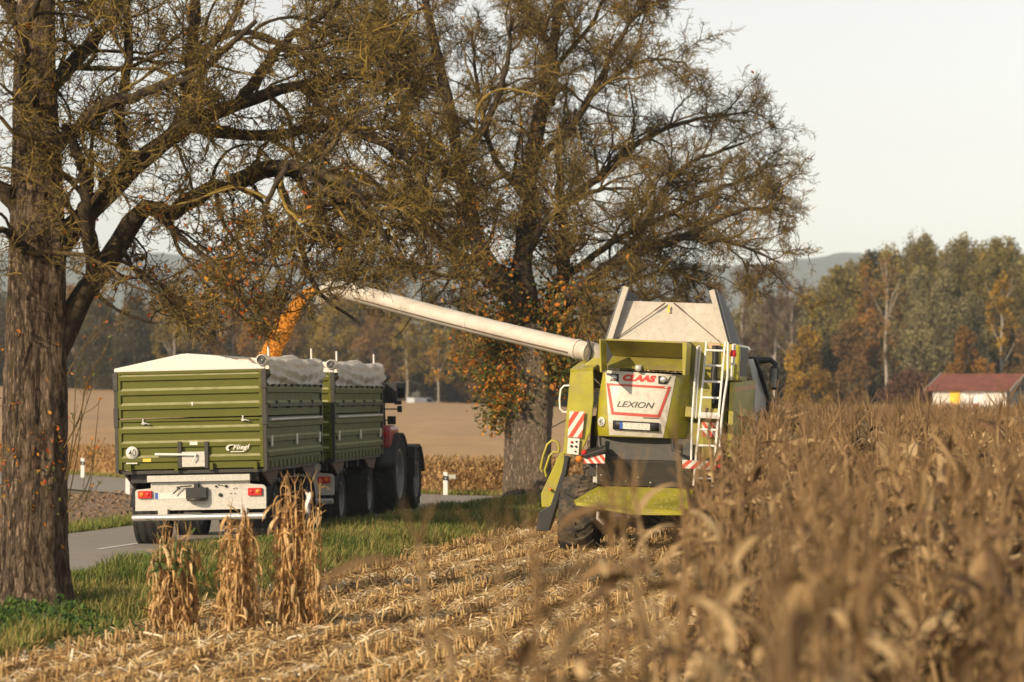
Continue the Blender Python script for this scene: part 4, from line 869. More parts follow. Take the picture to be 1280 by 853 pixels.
# the strip just in front of the combine stays clear
pos = [p for p in pos if not (43.2 < p[1] < 54 and p[0] < 3.95+.176*(p[1]-45))]
pos.sort(key=lambda p: p[1]); pos_view = [p for p in pos if p[0] < .19*p[1]+.3]
seen = set(pos_view[:300]); grp = 'standing maize plants nearest the camera'
pm_ = []
for k, nb in enumerate(protos):
    pm_.append((np.concatenate(nb.V), np.concatenate(nb.F), np.concatenate(nb.T)))
first = [None]*12
for j, p in enumerate(pos_view[:300]):
    k = int(r4.integers(12)); sc = r4.uniform(.84, 1.07) if r4.random() > .06 or p[1] < 15 else r4.uniform(1.08, 1.18)
    if first[k] is None: o = first[k] = npmesh('maize_plant', pm_[k][0], pm_[k][1], m_corn, None, False, pm_[k][2])
    else: o = first[k].copy(); link(o)
    o.location = (p[0], p[1], 0); o.rotation_euler = (0, 0, r4.uniform(0, 6.28)); o.scale = (sc, sc, sc*.95)
    tag(o, 'blurred dry brown maize plant in the nearest part of the standing crop', 'maize', grp)
nb = NB()
rest = [p for p in pos if p not in seen]
for p in rest:
    if p[1] > 30: V, F, T = [np.concatenate(q) for q in (far_p[r4.integers(8)].V, far_p[0].F, far_p[0].T)] if False else (None, None, None)
    pr = (far_p[int(r4.integers(8))] if p[1] > 26 else protos[int(r4.integers(12))]); V = np.concatenate(pr.V); F = np.concatenate(pr.F); T = np.concatenate(pr.T)
    a = r4.uniform(0, 6.28); c, s = math.cos(a), math.sin(a); q = r4.uniform(.82, 1.07) if r4.random() > .05 else r4.uniform(1.1, 1.2); V = V@np.array([[c, s, 0], [-s, c, 0], [0, 0, 1]])*q*(1-.1*min(1, max(0, (p[1]-30)/40)))
    nb.add(V+np.array([p[0], p[1], float(gz(p[0], p[1]))]), F, T)
nf = 5200; yf = 58+172*r4.random(nf)**1.35; xf = x_corn(yf)-1.5+r4.random(nf)*(.2*yf+5-x_corn(yf)+1.5)
for xq, yq in zip(xf, yf):
    pr = far_p[int(r4.integers(8))]; V = np.concatenate(pr.V)*(r4.uniform(.74, 1.02) if r4.random() > .05 else r4.uniform(1.04, 1.14))*np.array([1.5, 1.5, 1-.16*min(1, (yq-58)/80)]); a = r4.uniform(0, 6.28); c, s = math.cos(a), math.sin(a)
    nb.add(V@np.array([[c, s, 0], [-s, c, 0], [0, 0, 1]])+np.array([xq, yq, float(gz(xq, yq))]), np.concatenate(pr.F), np.concatenate(pr.T))
tag(nb.build('maize_crop', m_corn), 'mass of standing dry maize stretching back to the shed', 'maize crop', kind='stuff')

# three clumps of uncut maize
def shock(px0, px1, pyt, pyb, Y, seed, label, green=False):
    rg = np.random.default_rng(seed); b = at((px0+px1)/2, pyb, Y); b.z = float(gz(b.x, b.y)); wd = (px1-px0)/FPX*Y; H = (pyb-pyt)/FPX*Y
    t = thing('maize_clump', label, 'maize clump', loc=b, group='maize clumps left on the verge edge')
    st, lf, gr = NB(), NB(), NB()
    n = 20
    for k in range(n):
        x0, y0 = rg.uniform(-.5, .5)*wd*.9, rg.normal()*.12; hh = H*rg.uniform(.72, 1.08); tx = x0*.85+rg.normal()*.04-wd*.04
        zz = np.linspace(0, 1, 6); P = np.stack([x0+(tx-x0)*zz+rg.normal(size=6)*.01, y0*(1-.3*zz)+rg.normal(size=6)*.01, zz*hh], -1)
        V, F = tubes(P[None], np.linspace(.012, .005, 6)[None], 5); st.add(V, F, np.full(len(V), rg.uniform(.4, 1)))
        for q in range(3):
            a = rg.uniform(0, 6.28); e = rg.uniform(.9, 1.5); pts = P[-1][None]+np.linspace(0, 1, 3)[:, None]*np.array([np.cos(e)*np.cos(a), np.cos(e)*np.sin(a), np.sin(e)])*rg.uniform(.08, .2)
            V, F = tubes(pts[None], np.array([[.004, .003, .002]]), 3); st.add(V, F, np.full(len(V), .4))
        for q in range(30):
            h = hh*rg.uniform(.1, 1); p = [np.interp(h/hh, zz, P[:, c]) for c in range(3)]
            hang = rg.random() < .86
            isg = green and h > hh*.72 and rg.random() < .35
            V, F = leaf_strip(p, rg.uniform(0, 6.28), rg.uniform(-.9, .5) if hang else rg.uniform(.3, 1.0), rg.uniform(1.7, 2.4) if hang else rg.uniform(.6, 2.0), rg.uniform(.14, .36) if hang else rg.uniform(.12, .26), rg.uniform(.008, .026), rg.normal()*1.8, 6, rg, rg.uniform(.25, .55) if hang else 1.3)
            V[:, 2] = np.maximum(V[:, 2], .01)
            (gr if isg else lf).add(V, F, np.full(len(V), np.clip(rg.normal(.5, .27), 0, 1)))
    st.build('stalks', m_shock, t); lf.build('dry_leaves', m_shock, t)
    if gr.V: gr.build('green_leaves', m_gleaf, t)
    # skirt of hanging bits at the foot
    return t
shock(192, 254, 668, 797, 30.2, 31, 'shortest and leftmost maize clump, with a few leaves still green', True)
shock(266, 330, 648, 797, 30.2, 32, 'middle maize clump with pale tops in front of the trailer bumper')
shock(340, 408, 620, 797, 30.4, 33, 'tallest maize clump, standing right of the other two near the grass')
# a white scrap caught on the tallest clump
mb = MB(); c = at(385, 622, 30.2)
mb.grid(lambda u, v: (c.x+(u-.5)*(.06-.03*v)+.012*math.sin(7*v), c.y+.02*math.sin(5*u+3*v), c.z+.05-v*.22+.012*math.sin(9*u)), 6, 14)
tag(mb.build('cloth_scrap', m_tarpw, solid=.003), 'white scrap of cloth caught in the tallest maize clump', 'cloth')
# green weeds at the foot of the big left tree
n = 9000; cxw = at(30, 790, 30.5); x = cxw.x+r4.normal(size=n)*.62+.05; y = cxw.y+r4.normal(size=n)*.9; hgt = r4.random(n)*.24*(.5+.5*np.sin(x*5+y*3)**2)*np.exp(-((x-cxw.x+.1)/.95)**2)
V, F = leaf_cards(np.stack([x, y, gz(x, y)+hgt+.02], -1), .075, .6, r4)
m_weed = M('weed leaf', (.06, .12, .025), .6, var=.3, vs=5, trans=.3, ramp=[(.025, .06, .012), (.06, .13, .02), (.13, .19, .03)])
tag(npmesh('weeds', V, F, m_weed, None, False, np.repeat(r4.random(n), 4)), 'leafy green weeds at the foot of the left tree', 'weeds', kind='stuff')
# ------------------------------------------------------------------ the two old roadside trees
def bark(name, c1, c2, sc=9.):
    m = bpy.data.materials.new(name); m.use_nodes = True; nt = m.node_tree; N = nt.nodes; L = nt.links; b = N['Principled BSDF']
    tc = N.new('ShaderNodeTexCoord'); mp = N.new('ShaderNodeMapping'); mp.inputs['Scale'].default_value = (1, 1, .22); L.new(tc.outputs['Object'], mp.inputs[0])
    n1 = N.new('ShaderNodeTexNoise'); n1.inputs['Scale'].default_value = sc*2.2; n1.inputs['Detail'].default_value = 8; n1.inputs['Roughness'].default_value = .7; n1.inputs['Distortion'].default_value = .6; L.new(mp.outputs[0], n1.inputs['Vector'])
    v = N.new('ShaderNodeTexVoronoi'); v.feature = 'DISTANCE_TO_EDGE'; v.inputs['Scale'].default_value = sc*2.6; v.inputs['Randomness'].default_value = 1
    ad = N.new('ShaderNodeMixRGB'); ad.blend_type = 'ADD'; ad.inputs[0].default_value = .12; L.new(mp.outputs[0], ad.inputs[1]); L.new(n1.outputs['Color'], ad.inputs[2]); L.new(ad.outputs[0], v.inputs['Vector'])
    r = N.new('ShaderNodeMapRange'); L.new(v.outputs['Distance'], r.inputs[0]); r.inputs[1].default_value = .0; r.inputs[2].default_value = .22
    mu = N.new('ShaderNodeMath'); mu.operation = 'MULTIPLY_ADD'; L.new(n1.outputs['Fac'], mu.inputs[0]); mu.inputs[1].default_value = .9; L.new(r.outputs[0], mu.inputs[2])
    bp = N.new('ShaderNodeBump'); bp.inputs['Strength'].default_value = 1.; bp.inputs['Distance'].default_value = .06; L.new(mu.outputs[0], bp.inputs['Height']); L.new(bp.outputs[0], b.inputs['Normal'])
    cr = N.new('ShaderNodeValToRGB'); cr.color_ramp.elements[0].color = (*c1, 1); cr.color_ramp.elements[1].color = (*c2, 1); cr.color_ramp.elements[0].position = .42; cr.color_ramp.elements[1].position = .62
    L.new(n1.outputs['Fac'], cr.inputs[0]); L.new(cr.outputs[0], b.inputs['Base Color']); b.inputs['Roughness'].default_value = .95; b.inputs['Specular IOR Level'].default_value = .2
    return m
m_bark1 = bark('furrowed bark', (.08, .052, .033), (.42, .31, .21))
m_bark2 = bark('grey bark', (.24, .18, .125), (.42, .33, .24))
m_limb = M('dark limb bark', (.042, .029, .018), .95, var=.45, vs=9, bump=1., bs=20, dirt=((.14, .105, .028), .4, 4))
m_twig = M('lichened twigs', (.1, .075, .035), .9, var=.3, vs=2.5, ramp=[(.035, .022, .01), (.09, .058, .018), (.16, .11, .023), (.28, .19, .035)])
m_oleaf = M('autumn leaves', (.4, .16, .02), .6, var=.25, vs=4, trans=.35, ramp=[(.06, .085, .014), (.13, .14, .025), (.4, .19, .025), (.6, .22, .022), (.5, .08, .015), (.7, .38, .045)])
def trunk_mesh(name, pts, rad, mat, parent, n=56, k=90, flare=.35, seed=0, warp=.08):
    rg = np.random.default_rng(seed); C = catmull(pts, k); r = np.interp(np.linspace(0, 1, k), np.linspace(0, 1, len(rad)), rad)
    a = np.arange(n)*2*np.pi/n; z = C[:, 2]-C[0, 2]; ph = rg.uniform(0, 6.28, 6)
    m = 1+warp*(np.sin(3*a[None]+ph[0]+z[:, None]*.5)+.6*np.sin(5*a[None]+ph[1]-z[:, None]*.35)+.3*np.sin(9*a[None]+ph[2]+z[:, None]*1.1))
    m = m*(1+flare*np.exp(-z/.28)[:, None]*(1+.5*np.sin(4*a[None]+ph[3])))*(1+.012*rg.normal(size=(k, n)))
    V = C[:, None]+np.stack([np.cos(a)[None]*r[:, None]*m, np.sin(a)[None]*r[:, None]*m, np.zeros((k, n))], -1)
    j = np.arange(n); F = (np.arange(k-1)*n)[:, None, None]+np.stack([j, (j+1) % n, n+(j+1) % n, n+j], -1)[None]
    return npmesh(name, V.reshape(-1, 3), F.reshape(-1, 4), mat, parent, True)
def make_tree(base, label, group, trunk_pts, trunk_rad, limbs, seed, mat_trunk, scale, twig=1., dens=1., keep=None, lvl1=(1.0, 2.6), flare=.35):
    """all points are world; the Empty stands at the base and meshes are moved into its space"""
    rg = np.random.default_rng(seed); t = thing('old_tree', label, 'tree', loc=base, group=group)
    B = np.array(base)
    trunk_mesh('trunk', [np.array(p)-B for p in trunk_pts], trunk_rad, mat_trunk, t, seed=seed, flare=flare)
    K = 22; LP, LR = [], []
    for pts, r0, r1 in limbs:
        c = catmull(pts, K)-B; w = rg.normal(size=(K, 3))*r0*.14; w[0] = 0; LP.append(c+w); LR.append(np.linspace(r0, r1, K)*(1+.06*rg.normal(size=K)))
    LP, LR = np.array(LP), np.array(LR); LL = np.linalg.norm(np.diff(LP, axis=1), axis=2).sum(1)
    V, F = tubes(LP, LR, 14); npmesh('limbs', V, F, m_limb, t, True)
    cnt = np.maximum(3, (LL*6.*dens/scale).astype(int)); 
    P1, R1 = spawn(LP, LR, cnt, .15, 1, lvl1[0]*scale, lvl1[1]*scale, .5, 1.25, .06, .21, -.02, 12, .016, rg=rg)
    if keep is not None:
        k_ = keep(P1+B); P1, R1 = P1[k_], R1[k_]
    P2, R2 = spawn(np.concatenate([P1]), R1, 13, .12, 1, .25*scale, .95*scale, .45, 1.2, .05, .27, -.015, 8, .011*twig, rg=rg)
    if keep is not None:
        k_ = keep(P2+B); P2, R2 = P2[k_], R2[k_]
    P3, R3 = spawn(P2, R2, 11, .15, 1, .06*scale, .38*scale, .5, 1.35, .08, .22, .0, 5, .016*twig, rg=rg)
    P4, R4 = spawn(P3, R3, 2, .15, 1, .03*scale, .1*scale, .6, 1.4, .1, .2, 0, 2, .05*twig, rg=rg)
    for R_, mn in ((R1, .009), (R2, .0062), (R3, .0037), (R4, .003)): np.maximum(R_, mn*twig*scale**.6, out=R_)
    nb = NB()
    for P, R_, s in ((P1, R1, 6), (P2, R2, 4), (P3, R3, 3), (P4, R4, 3)):
        V, F = tubes(P, R_, s); m = P.shape[0]; tt = np.clip(rg.normal(.5 if s < 6 else .25, .36, m), 0, 1); nb.add(V, F, np.repeat(tt, P.shape[1]*s))
    nb.build('twigs', m_twig, t)
    return t, B, P2, P3, rg
def leaves(t, C, size, rg, name='leaves', tint=None, mat=None):
    V, F = leaf_cards(C, size, .62, rg); tt = rg.random(len(C)) if tint is None else tint
    return npmesh(name, V, F, mat or m_oleaf, t, False, np.repeat(tt, 4))
A = lambda px, py, Y, dy=0.: tuple(at(px, py, Y+dy))
Y1 = 32.7
def pixels(W): return CX+W[..., 0]/W[..., 1]*FPX, HY-(W[..., 2]-CAMZ)/W[..., 1]*FPX
def keep1(W):
    x, y = pixels(W); return (y < np.interp(x, [60, 100, 200, 330, 400, 425, 480, 560], [380, 420, 425, 440, 420, 372, 362, 350])).all(1)
b1 = at(40, 772, Y1); b1.z = float(gz(b1.x, b1.y))-.05
tp = [tuple(b1), A(41, 690, Y1), A(42, 600, Y1), A(43, 500, Y1), A(44, 400, Y1), A(46, 300, Y1), A(46, 200, Y1), A(44, 100, Y1), A(46, 0, Y1), A(50, -110, Y1), A(56, -230, Y1)]
L1 = [
 ([A(150, 302, Y1, .3), A(168, 338, Y1, .1), A(200, 366, Y1, 0), A(240, 396, Y1, 0)], .032, .01),
 ([A(212, 268, Y1, .4), A(222, 310, Y1, .2), A(250, 345, Y1, 0), A(262, 385, Y1, -.1)], .03, .01),
 ([A(112, 358, Y1, .2), A(135, 380, Y1, 0), A(165, 396, Y1, 0), A(195, 405, Y1, 0)], .028, .01),
 ([A(268, 234, Y1, .5), A(280, 280, Y1, .3), A(305, 320, Y1, .2), A(300, 370, Y1, .2)], .03, .01),
 ([A(375, 108, Y1, .6), A(420, 150, Y1, .2), A(470, 170, Y1, 0), A(520, 230, Y1, -.2)], .04, .015),
 ([A(450, 96, Y1, .8), A(480, 40, Y1, .6), A(530, 10, Y1, .5)], .04, .015),
 ([A(350, 60, Y1, .9), A(420, 80, Y1, .2), A(480, 120, Y1, -.3)], .04, .015),
 ([A(385, 255, Y1, -.4), A(440, 260, Y1, -.6), A(490, 300, Y1, -.7), A(520, 350, Y1, -.7)], .04, .012),
 ([A(360, 205, Y1, -1.2), A(330, 270, Y1, -1.3), A(350, 340, Y1, -1.4), A(400, 390, Y1, -1.4)], .035, .012),
 ([A(60, 455, Y1), A(84, 402, Y1, .1), A(118, 350, Y1, .2), A(150, 300, Y1, .3), A(182, 262, Y1, .35), A(212, 266, Y1, .4), A(240, 250, Y1, .45), A(268, 232, Y1, .5), A(305, 224, Y1, .5), A(345, 214, Y1, .5), A(380, 232, Y1, .4), A(405, 275, Y1, .3), A(430, 320, Y1, .2)], .16, .025),
 ([A(60, 322, Y1), A(92, 285, Y1, .2), A(140, 238, Y1, .3), A(185, 195, Y1, .4), A(232, 158, Y1, .3), A(300, 128, Y1, .5), A(375, 108, Y1, .6), A(450, 96, Y1, .8), A(520, 110, Y1, 1.)], .16, .03),
 ([A(215, 172, Y1, .3), A(236, 130, Y1, .3), A(240, 70, Y1, .2), A(244, 0, Y1, .2), A(250, -90, Y1, .1)], .1, .05),
 ([A(55, 200, Y1), A(92, 165, Y1, -.4), A(130, 132, Y1, -.7), A(190, 112, Y1, -.9), A(240, 95, Y1, -1.), A(320, 30, Y1, -1.2)], .1, .025),
 ([A(50, 130, Y1), A(85, 85, Y1, .5), A(122, 45, Y1, .8), A(165, -10, Y1, 1.), A(215, -90, Y1, 1.2)], .11, .04),
 ([A(92, 285, Y1, .2), A(112, 240, Y1, -.0), A(96, 190, Y1, -.4), A(82, 160, Y1, -.5)], .08, .04),
 ([A(118, 350, Y1, .2), A(108, 262, Y1, -.5), A(104, 215, Y1, -.6), A(90, 172, Y1, -.6)], .1, .05),
 ([A(160, 210, Y1, .4), A(150, 150, Y1, .4), A(160, 70, Y1, .6), A(158, 0, Y1, .7), A(165, -60, Y1, .7)], .07, .035),
 ([A(300, 128, Y1, .5), A(350, 60, Y1, .9), A(400, 20, Y1, 1.3), A(470, -40, Y1, 1.5)], .07, .02),
 ([A(290, 226, Y1, .5), A(345, 205, Y1, -.3), A(420, 225, Y1, -1.4), A(470, 275, Y1, -1.3), A(490, 330, Y1, -1.2)], .08, .02),
 ([A(232, 158, Y1, .3), A(330, 170, Y1, 0), A(420, 160, Y1, -.2), A(500, 190, Y1, -.3), A(540, 240, Y1, -.3)], .08, .02),
 ([A(345, 214, Y1, .5), A(372, 290, Y1, -.2), A(395, 360, Y1, -.8), A(450, 405, Y1, -.8)], .05, .015),
 ([A(190, 263, Y1, .35), A(230, 300, Y1, -.2), A(280, 345, Y1, -1.0), A(320, 400, Y1, -1.0)], .05, .012),
 ([A(240, 70, Y1, .2), A(300, 40, Y1, -.2), A(380, 60, Y1, -.5), A(450, 40, Y1, -.7)], .05, .015),
 ([A(46, 60, Y1), A(10, 10, Y1, .4), A(-40, -60, Y1, .6)], .1, .03),
 ([A(40, 290, Y1), A(-5, 230, Y1, -.3), A(-70, 190, Y1, -.5), A(-150, 200, Y1, -.8)], .1, .03),
 ([A(40, 330, Y1), A(10, 290, Y1, -.8), A(-30, 300, Y1, -1.4)], .06, .02),
 ([A(50, 150, Y1), A(30, 80, Y1, -1.0), A(40, 20, Y1, -1.8), A(70, -40, Y1, -2.2)], .08, .02)]
t1, B1, P2, P3, rg1 = make_tree(b1, 'thick old tree with furrowed trunk at the left, nearest the camera', 'old roadside trees', tp, [.40, .385, .375, .37, .345, .32, .27, .23, .2, .15, .1], L1, 41, m_bark1, 1.0, twig=1.0, dens=.56, keep=keep1)
tips = P3[:, -1]; wp_ = tips+B1; px = CX+wp_[:, 0]/wp_[:, 1]*FPX; py = HY-(wp_[:, 2]-CAMZ)/wp_[:, 1]*FPX
pr = .004+.2*np.exp(-((px-320)/45)**2-((py-420)/35)**2)+.17*np.exp(-((px-250)/120)**2-((py-310)/75)**2)+.03*np.exp(-((px-100)/60)**2-((py-380)/120)**2)
k = rg1.random(len(tips)) < pr; C = tips[k]; pxx, pyy = px[k], py[k]
tt = np.clip(np.where((pyy > 230), rg1.choice([.4, .55, .65, .8, 1.], len(C)), rg1.choice([.1, .2, .5, 1.], len(C)))+rg1.normal(size=len(C))*.05, 0, 1)
leaves(t1, C, .062, rg1, tint=tt)
Q_ = P2.reshape(-1, 3); qx, qy = pixels(Q_+B1); wq = np.exp(-((qx-255)/75)**2-((qy-315)/65)**2)+.8*np.exp(-((qx-325)/50)**2-((qy-415)/40)**2)+.25*np.exp(-((qx-120)/60)**2-((qy-390)/90)**2)+.02
sel = rg1.choice(len(Q_), 620, p=wq/wq.sum()); leaves(t1, Q_[sel]+rg1.normal(size=(620, 3))*.05, .06, rg1, tint=np.clip(rg1.choice([.15, .4, .5, .6, .75, .8, 1.], 620)+rg1.normal(size=620)*.05, 0, 1))
# sprouts and clinging leaves on the trunk
sp_, n = [], 0
S0 = np.array([[A(x0, y0, Y1, -.37+.0*i), A(x1, y1, Y1, -.5), A(x2, y2, Y1, -.55), A(x3, y3, Y1, -.6)] for i, (x0, y0, x1, y1, x2, y2, x3, y3) in enumerate([(84, 632, 98, 560, 104, 500, 118, 455), (84, 640, 108, 610, 118, 560, 124, 500), (82, 600, 92, 540, 96, 470, 112, 420), (84, 600, 92, 560, 110, 500, 130, 440), (80, 560, 100, 520, 108, 480, 135, 430), (20, 545, 14, 470, 18, 420, 10, 380), (84, 470, 100, 440, 120, 420, 140, 385), (84, 640, 100, 634, 112, 610, 118, 570)])])
S1 = np.array([catmull(s, 8) for s in S0])-B1; SR = np.linspace(.009, .004, 8)[None].repeat(len(S1), 0)
Q, QR = spawn(S1, SR, 7, .25, 1, .12, .42, .4, 1.0, .3, .12, .05, 6, .01, rg=rg1); nb = NB()
for P, R_ in ((S1, SR), (Q, np.maximum(QR, .003))): V, F = tubes(P, R_, 4); nb.add(V, F, np.full(len(V), .4))
nb.build('trunk_sprouts', m_twig, t1)
u = Q[:, -1]; u = u[rg1.random(len(u)) < .75]
n = 260; an = rg1.uniform(-2.6, -.3, n); zz = rg1.normal(2.0, .55, n); n2 = zz > .7; an, zz = an[n2], zz[n2]
C2 = np.stack([.38*np.cos(an), .38*np.sin(an), zz], -1)*np.array([1.06, 1.06, 1])
k = rg1.random(len(C2)) < .55*np.exp(-((zz-1.85)/.5)**2)+.12; leaves(t1, np.concatenate([u, C2[k]]), .06, rg1, 'trunk_leaves')

Y2 = 66.
b2 = at(661, 634, Y2); b2.z = float(gz(b2.x, b2.y))-.05
tp = [tuple(b2), A(661, 590, Y2), A(662, 550, Y2), A(664, 500, Y2), A(666, 450, Y2), A(668, 405, Y2)]
L2 = [
 ([A(655, 420, Y2), A(640, 370, Y2, -.4), A(606, 325, Y2, -.7), A(590, 270, Y2, -.8), A(574, 200, Y2, -1.), A(556, 120, Y2, -1.), A(540, 40, Y2, -1.), A(525, -70, Y2, -1.)], .26, .08),
 ([A(662, 420, Y2), A(656, 340, Y2), A(658, 270, Y2, .2), A(668, 200, Y2, .3), A(682, 120, Y2, .4), A(692, 50, Y2, .4), A(700, -20, Y2, .4), A(712, -120, Y2, .4)], .27, .08),
 ([A(676, 420, Y2), A(702, 350, Y2, .5), A(704, 280, Y2, .7), A(698, 215, Y2, .8), A(705, 150, Y2, .9)], .2, .06),
 ([A(682, 400, Y2), A(730, 355, Y2, -.2), A(790, 318, Y2, -.4), A(840, 300, Y2, -.5), A(880, 285, Y2, -.5), A(925, 262, Y2, -.6), A(980, 262, Y2, -.6)], .17, .03),
 ([A(760, 335, Y2, -.3), A(800, 290, Y2, 0), A(828, 240, Y2, .2), A(862, 205, Y2, .3), A(930, 178, Y2, .4)], .1, .03),
 ([A(850, 298, Y2, -.5), A(900, 300, Y2, -.9), A(945, 315, Y2, -1.1), A(975, 330, Y2, -1.2)], .06, .02),
 ([A(645, 345, Y2, -.4), A(590, 325, Y2, .3), A(548, 300, Y2, .7), A(500, 255, Y2, 1.), A(460, 225, Y2, 1.3), A(410, 215, Y2, 1.5)], .14, .03),
 ([A(668, 200, Y2, .3), A(712, 160, Y2, -.3), A(745, 110, Y2, -.5), A(768, 60, Y2, -.7), A(800, 10, Y2, -.8), A(830, -40, Y2, -.8)], .11, .03),
 ([A(735, 125, Y2, -.5), A(775, 90, Y2, -.8), A(820, 75, Y2, -1.), A(858, 80, Y2, -1.1)], .06, .02),
 ([A(692, 60, Y2, .4), A(660, 20, Y2, .8), A(630, -30, Y2, 1.)], .1, .04),
 ([A(574, 200, Y2, -1.), A(610, 150, Y2, -1.3), A(632, 90, Y2, -1.5), A(640, 20, Y2, -1.6)], .11, .04),
 ([A(580, 230, Y2, -.9), A(535, 190, Y2, -1.2), A(500, 130, Y2, -1.3), A(470, 60, Y2, -1.4), A(450, -30, Y2, -1.4)], .11, .03),
 ([A(556, 120, Y2, -1.), A(510, 80, Y2, -.8), A(460, 30, Y2, -.6), A(410, 0, Y2, -.5)], .08, .03),
 ([A(704, 250, Y2, .7), A(760, 215, Y2, 1.), A(810, 170, Y2, 1.2), A(870, 150, Y2, 1.3), A(935, 140, Y2, 1.3)], .1, .025),
 ([A(702, 350, Y2, .5), A(770, 300, Y2, 1.2), A(830, 270, Y2, 1.5), A(890, 240, Y2, 1.6), A(955, 215, Y2, 1.6)], .1, .025),
 ([A(656, 320, Y2), A(690, 270, Y2, -1.2), A(740, 240, Y2, -1.8), A(800, 235, Y2, -2.2)], .1, .025),
 ([A(606, 325, Y2, -.7), A(560, 345, Y2, -1.), A(510, 330, Y2, -1.2), A(470, 345, Y2, -1.3)], .07, .02),
 ([A(590, 270, Y2, -.8), A(530, 270, Y2, -1.5), A(480, 290, Y2, -1.9), A(440, 300, Y2, -2.1)], .07, .02),
 ([A(730, 355, Y2, -.2), A(770, 360, Y2, .6), A(820, 340, Y2, 1.), A(870, 335, Y2, 1.2)], .06, .02),
 ([A(690, 130, Y2, .4), A(700, 80, Y2, 1.2), A(740, 30, Y2, 1.6), A(770, -40, Y2, 1.8)], .08, .03),
 ([A(660, 250, Y2, .2), A(620, 200, Y2, 1.2), A(600, 130, Y2, 1.6), A(590, 40, Y2, 1.8)], .1, .03),
 ([A(710, 370, Y2, .2), A(745, 392, Y2, -.6), A(790, 385, Y2, -1.), A(835, 365, Y2, -1.2)], .06, .02)]
t2, B2, P2, P3, rg2 = make_tree(b2, 'broad old tree with an ivy covered trunk standing beyond the combine', 'old roadside trees', tp, [.57, .55, .54, .55, .54, .46], L2, 43, m_bark2, 1.15, twig=1.0, dens=1.0, lvl1=(1.0, 2.7), flare=.18)
wp_ = P3[:, -1]+B2; px = CX+wp_[:, 0]/wp_[:, 1]*FPX; py = HY-(wp_[:, 2]-CAMZ)/wp_[:, 1]*FPX
k = rg2.random(len(px)) < .005+.18*np.exp(-((px-590)/90)**2-((py-330)/50)**2); leaves(t2, P3[k, -1], .11, rg2, tint=np.clip(rg2.choice([.1, .2, .45, .5, .6, 1.], k.sum())+rg2.normal(size=k.sum())*.04, 0, 1))
# climbing leaves round the upper trunk
n = 9500; cl_ = rg2.normal(size=(42, 3))*np.array([.72, .5, .85])+np.array([(660-640)/FPX*Y2, Y2, CAMZ+(HY-455)/FPX*Y2]); cl_[:, 2] += .35*np.abs(rg2.normal(size=42))
for c in cl_:
    lim = 1.0-.45*max(0, (CAMZ-c[2]+.4)); c[0] = np.clip(c[0], .4-lim*1.4, .5+lim*1.2); c[2] = max(c[2], 1.95+.3*abs(c[0]-.45))
C = cl_[rg2.integers(42, size=n)]+rg2.normal(size=(n, 3))*np.array([.24, .24, .26])
hue = np.clip(.5+.25*np.sin(C[:, 0]*3.1+1)+.2*np.sin(C[:, 2]*2.7+C[:, 0]*2), 0, 1)
tt = np.where(rg2.random(n) < .22+.36*hue, rg2.choice([.45, .55, .65, .95], n), rg2.uniform(0, .28, n))
kq = rg2.random(n) < .6; leaves(t2, (C-B2)[kq], .095, rg2, 'ivy', tt[kq]); leaves(t2, (C-B2)[~kq], .15, rg2, 'ivy', tt[~kq])
q0 = cl_-B2; dv_ = nrm(q0-np.array([0, 0, q0[:, 2].mean()])+rg2.normal(size=q0.shape)*.3)*np.array([1, 1, .6]); sh_ = np.stack([q0+dv_*s*rg2.uniform(.5, .95, (len(q0), 1)) for s in np.linspace(0, 1.2, 6)], 1); SQ, SR_ = spawn(sh_, np.full(sh_.shape[:2], .01), 6, .2, 1, .2, .6, .3, 1., .1, .15, -.05, 6, .012, rg=rg2)
nb = NB(); V, F = tubes(sh_, np.full(sh_.shape[:2], .009), 4); nb.add(V, F, np.full(len(V), .4)); V, F = tubes(SQ, np.maximum(SR_, .005), 3); nb.add(V, F, np.full(len(V), .5)); nb.build('ivy_shoots', m_twig, t2)['kind'] = 'stuff'
lp_ = SQ[:, 1:].reshape(-1, 3); lp_ = lp_[rg2.random(len(lp_)) < .6]; leaves(t2, lp_+rg2.normal(size=lp_.shape)*.03, .1, rg2, 'ivy', np.where(rg2.random(len(lp_)) < .5, rg2.choice([.45, .55, .95], len(lp_)), rg2.uniform(0, .28, len(lp_))))
n = 3000; s0 = rg2.integers(0, 3, n); f = rg2.random(n); LP = [catmull(L2[i][0], 40) for i in range(3)]
C = np.array([LP[i][int(2+q*20)] for i, q in zip(s0, f)])+rg2.normal(size=(n, 3))*.2; leaves(t2, C-B2, .1, rg2, 'limb_ivy', np.where(rg2.random(n) < .4, rg2.choice([.45, .6, .95], n), rg2.uniform(0, .28, n)))

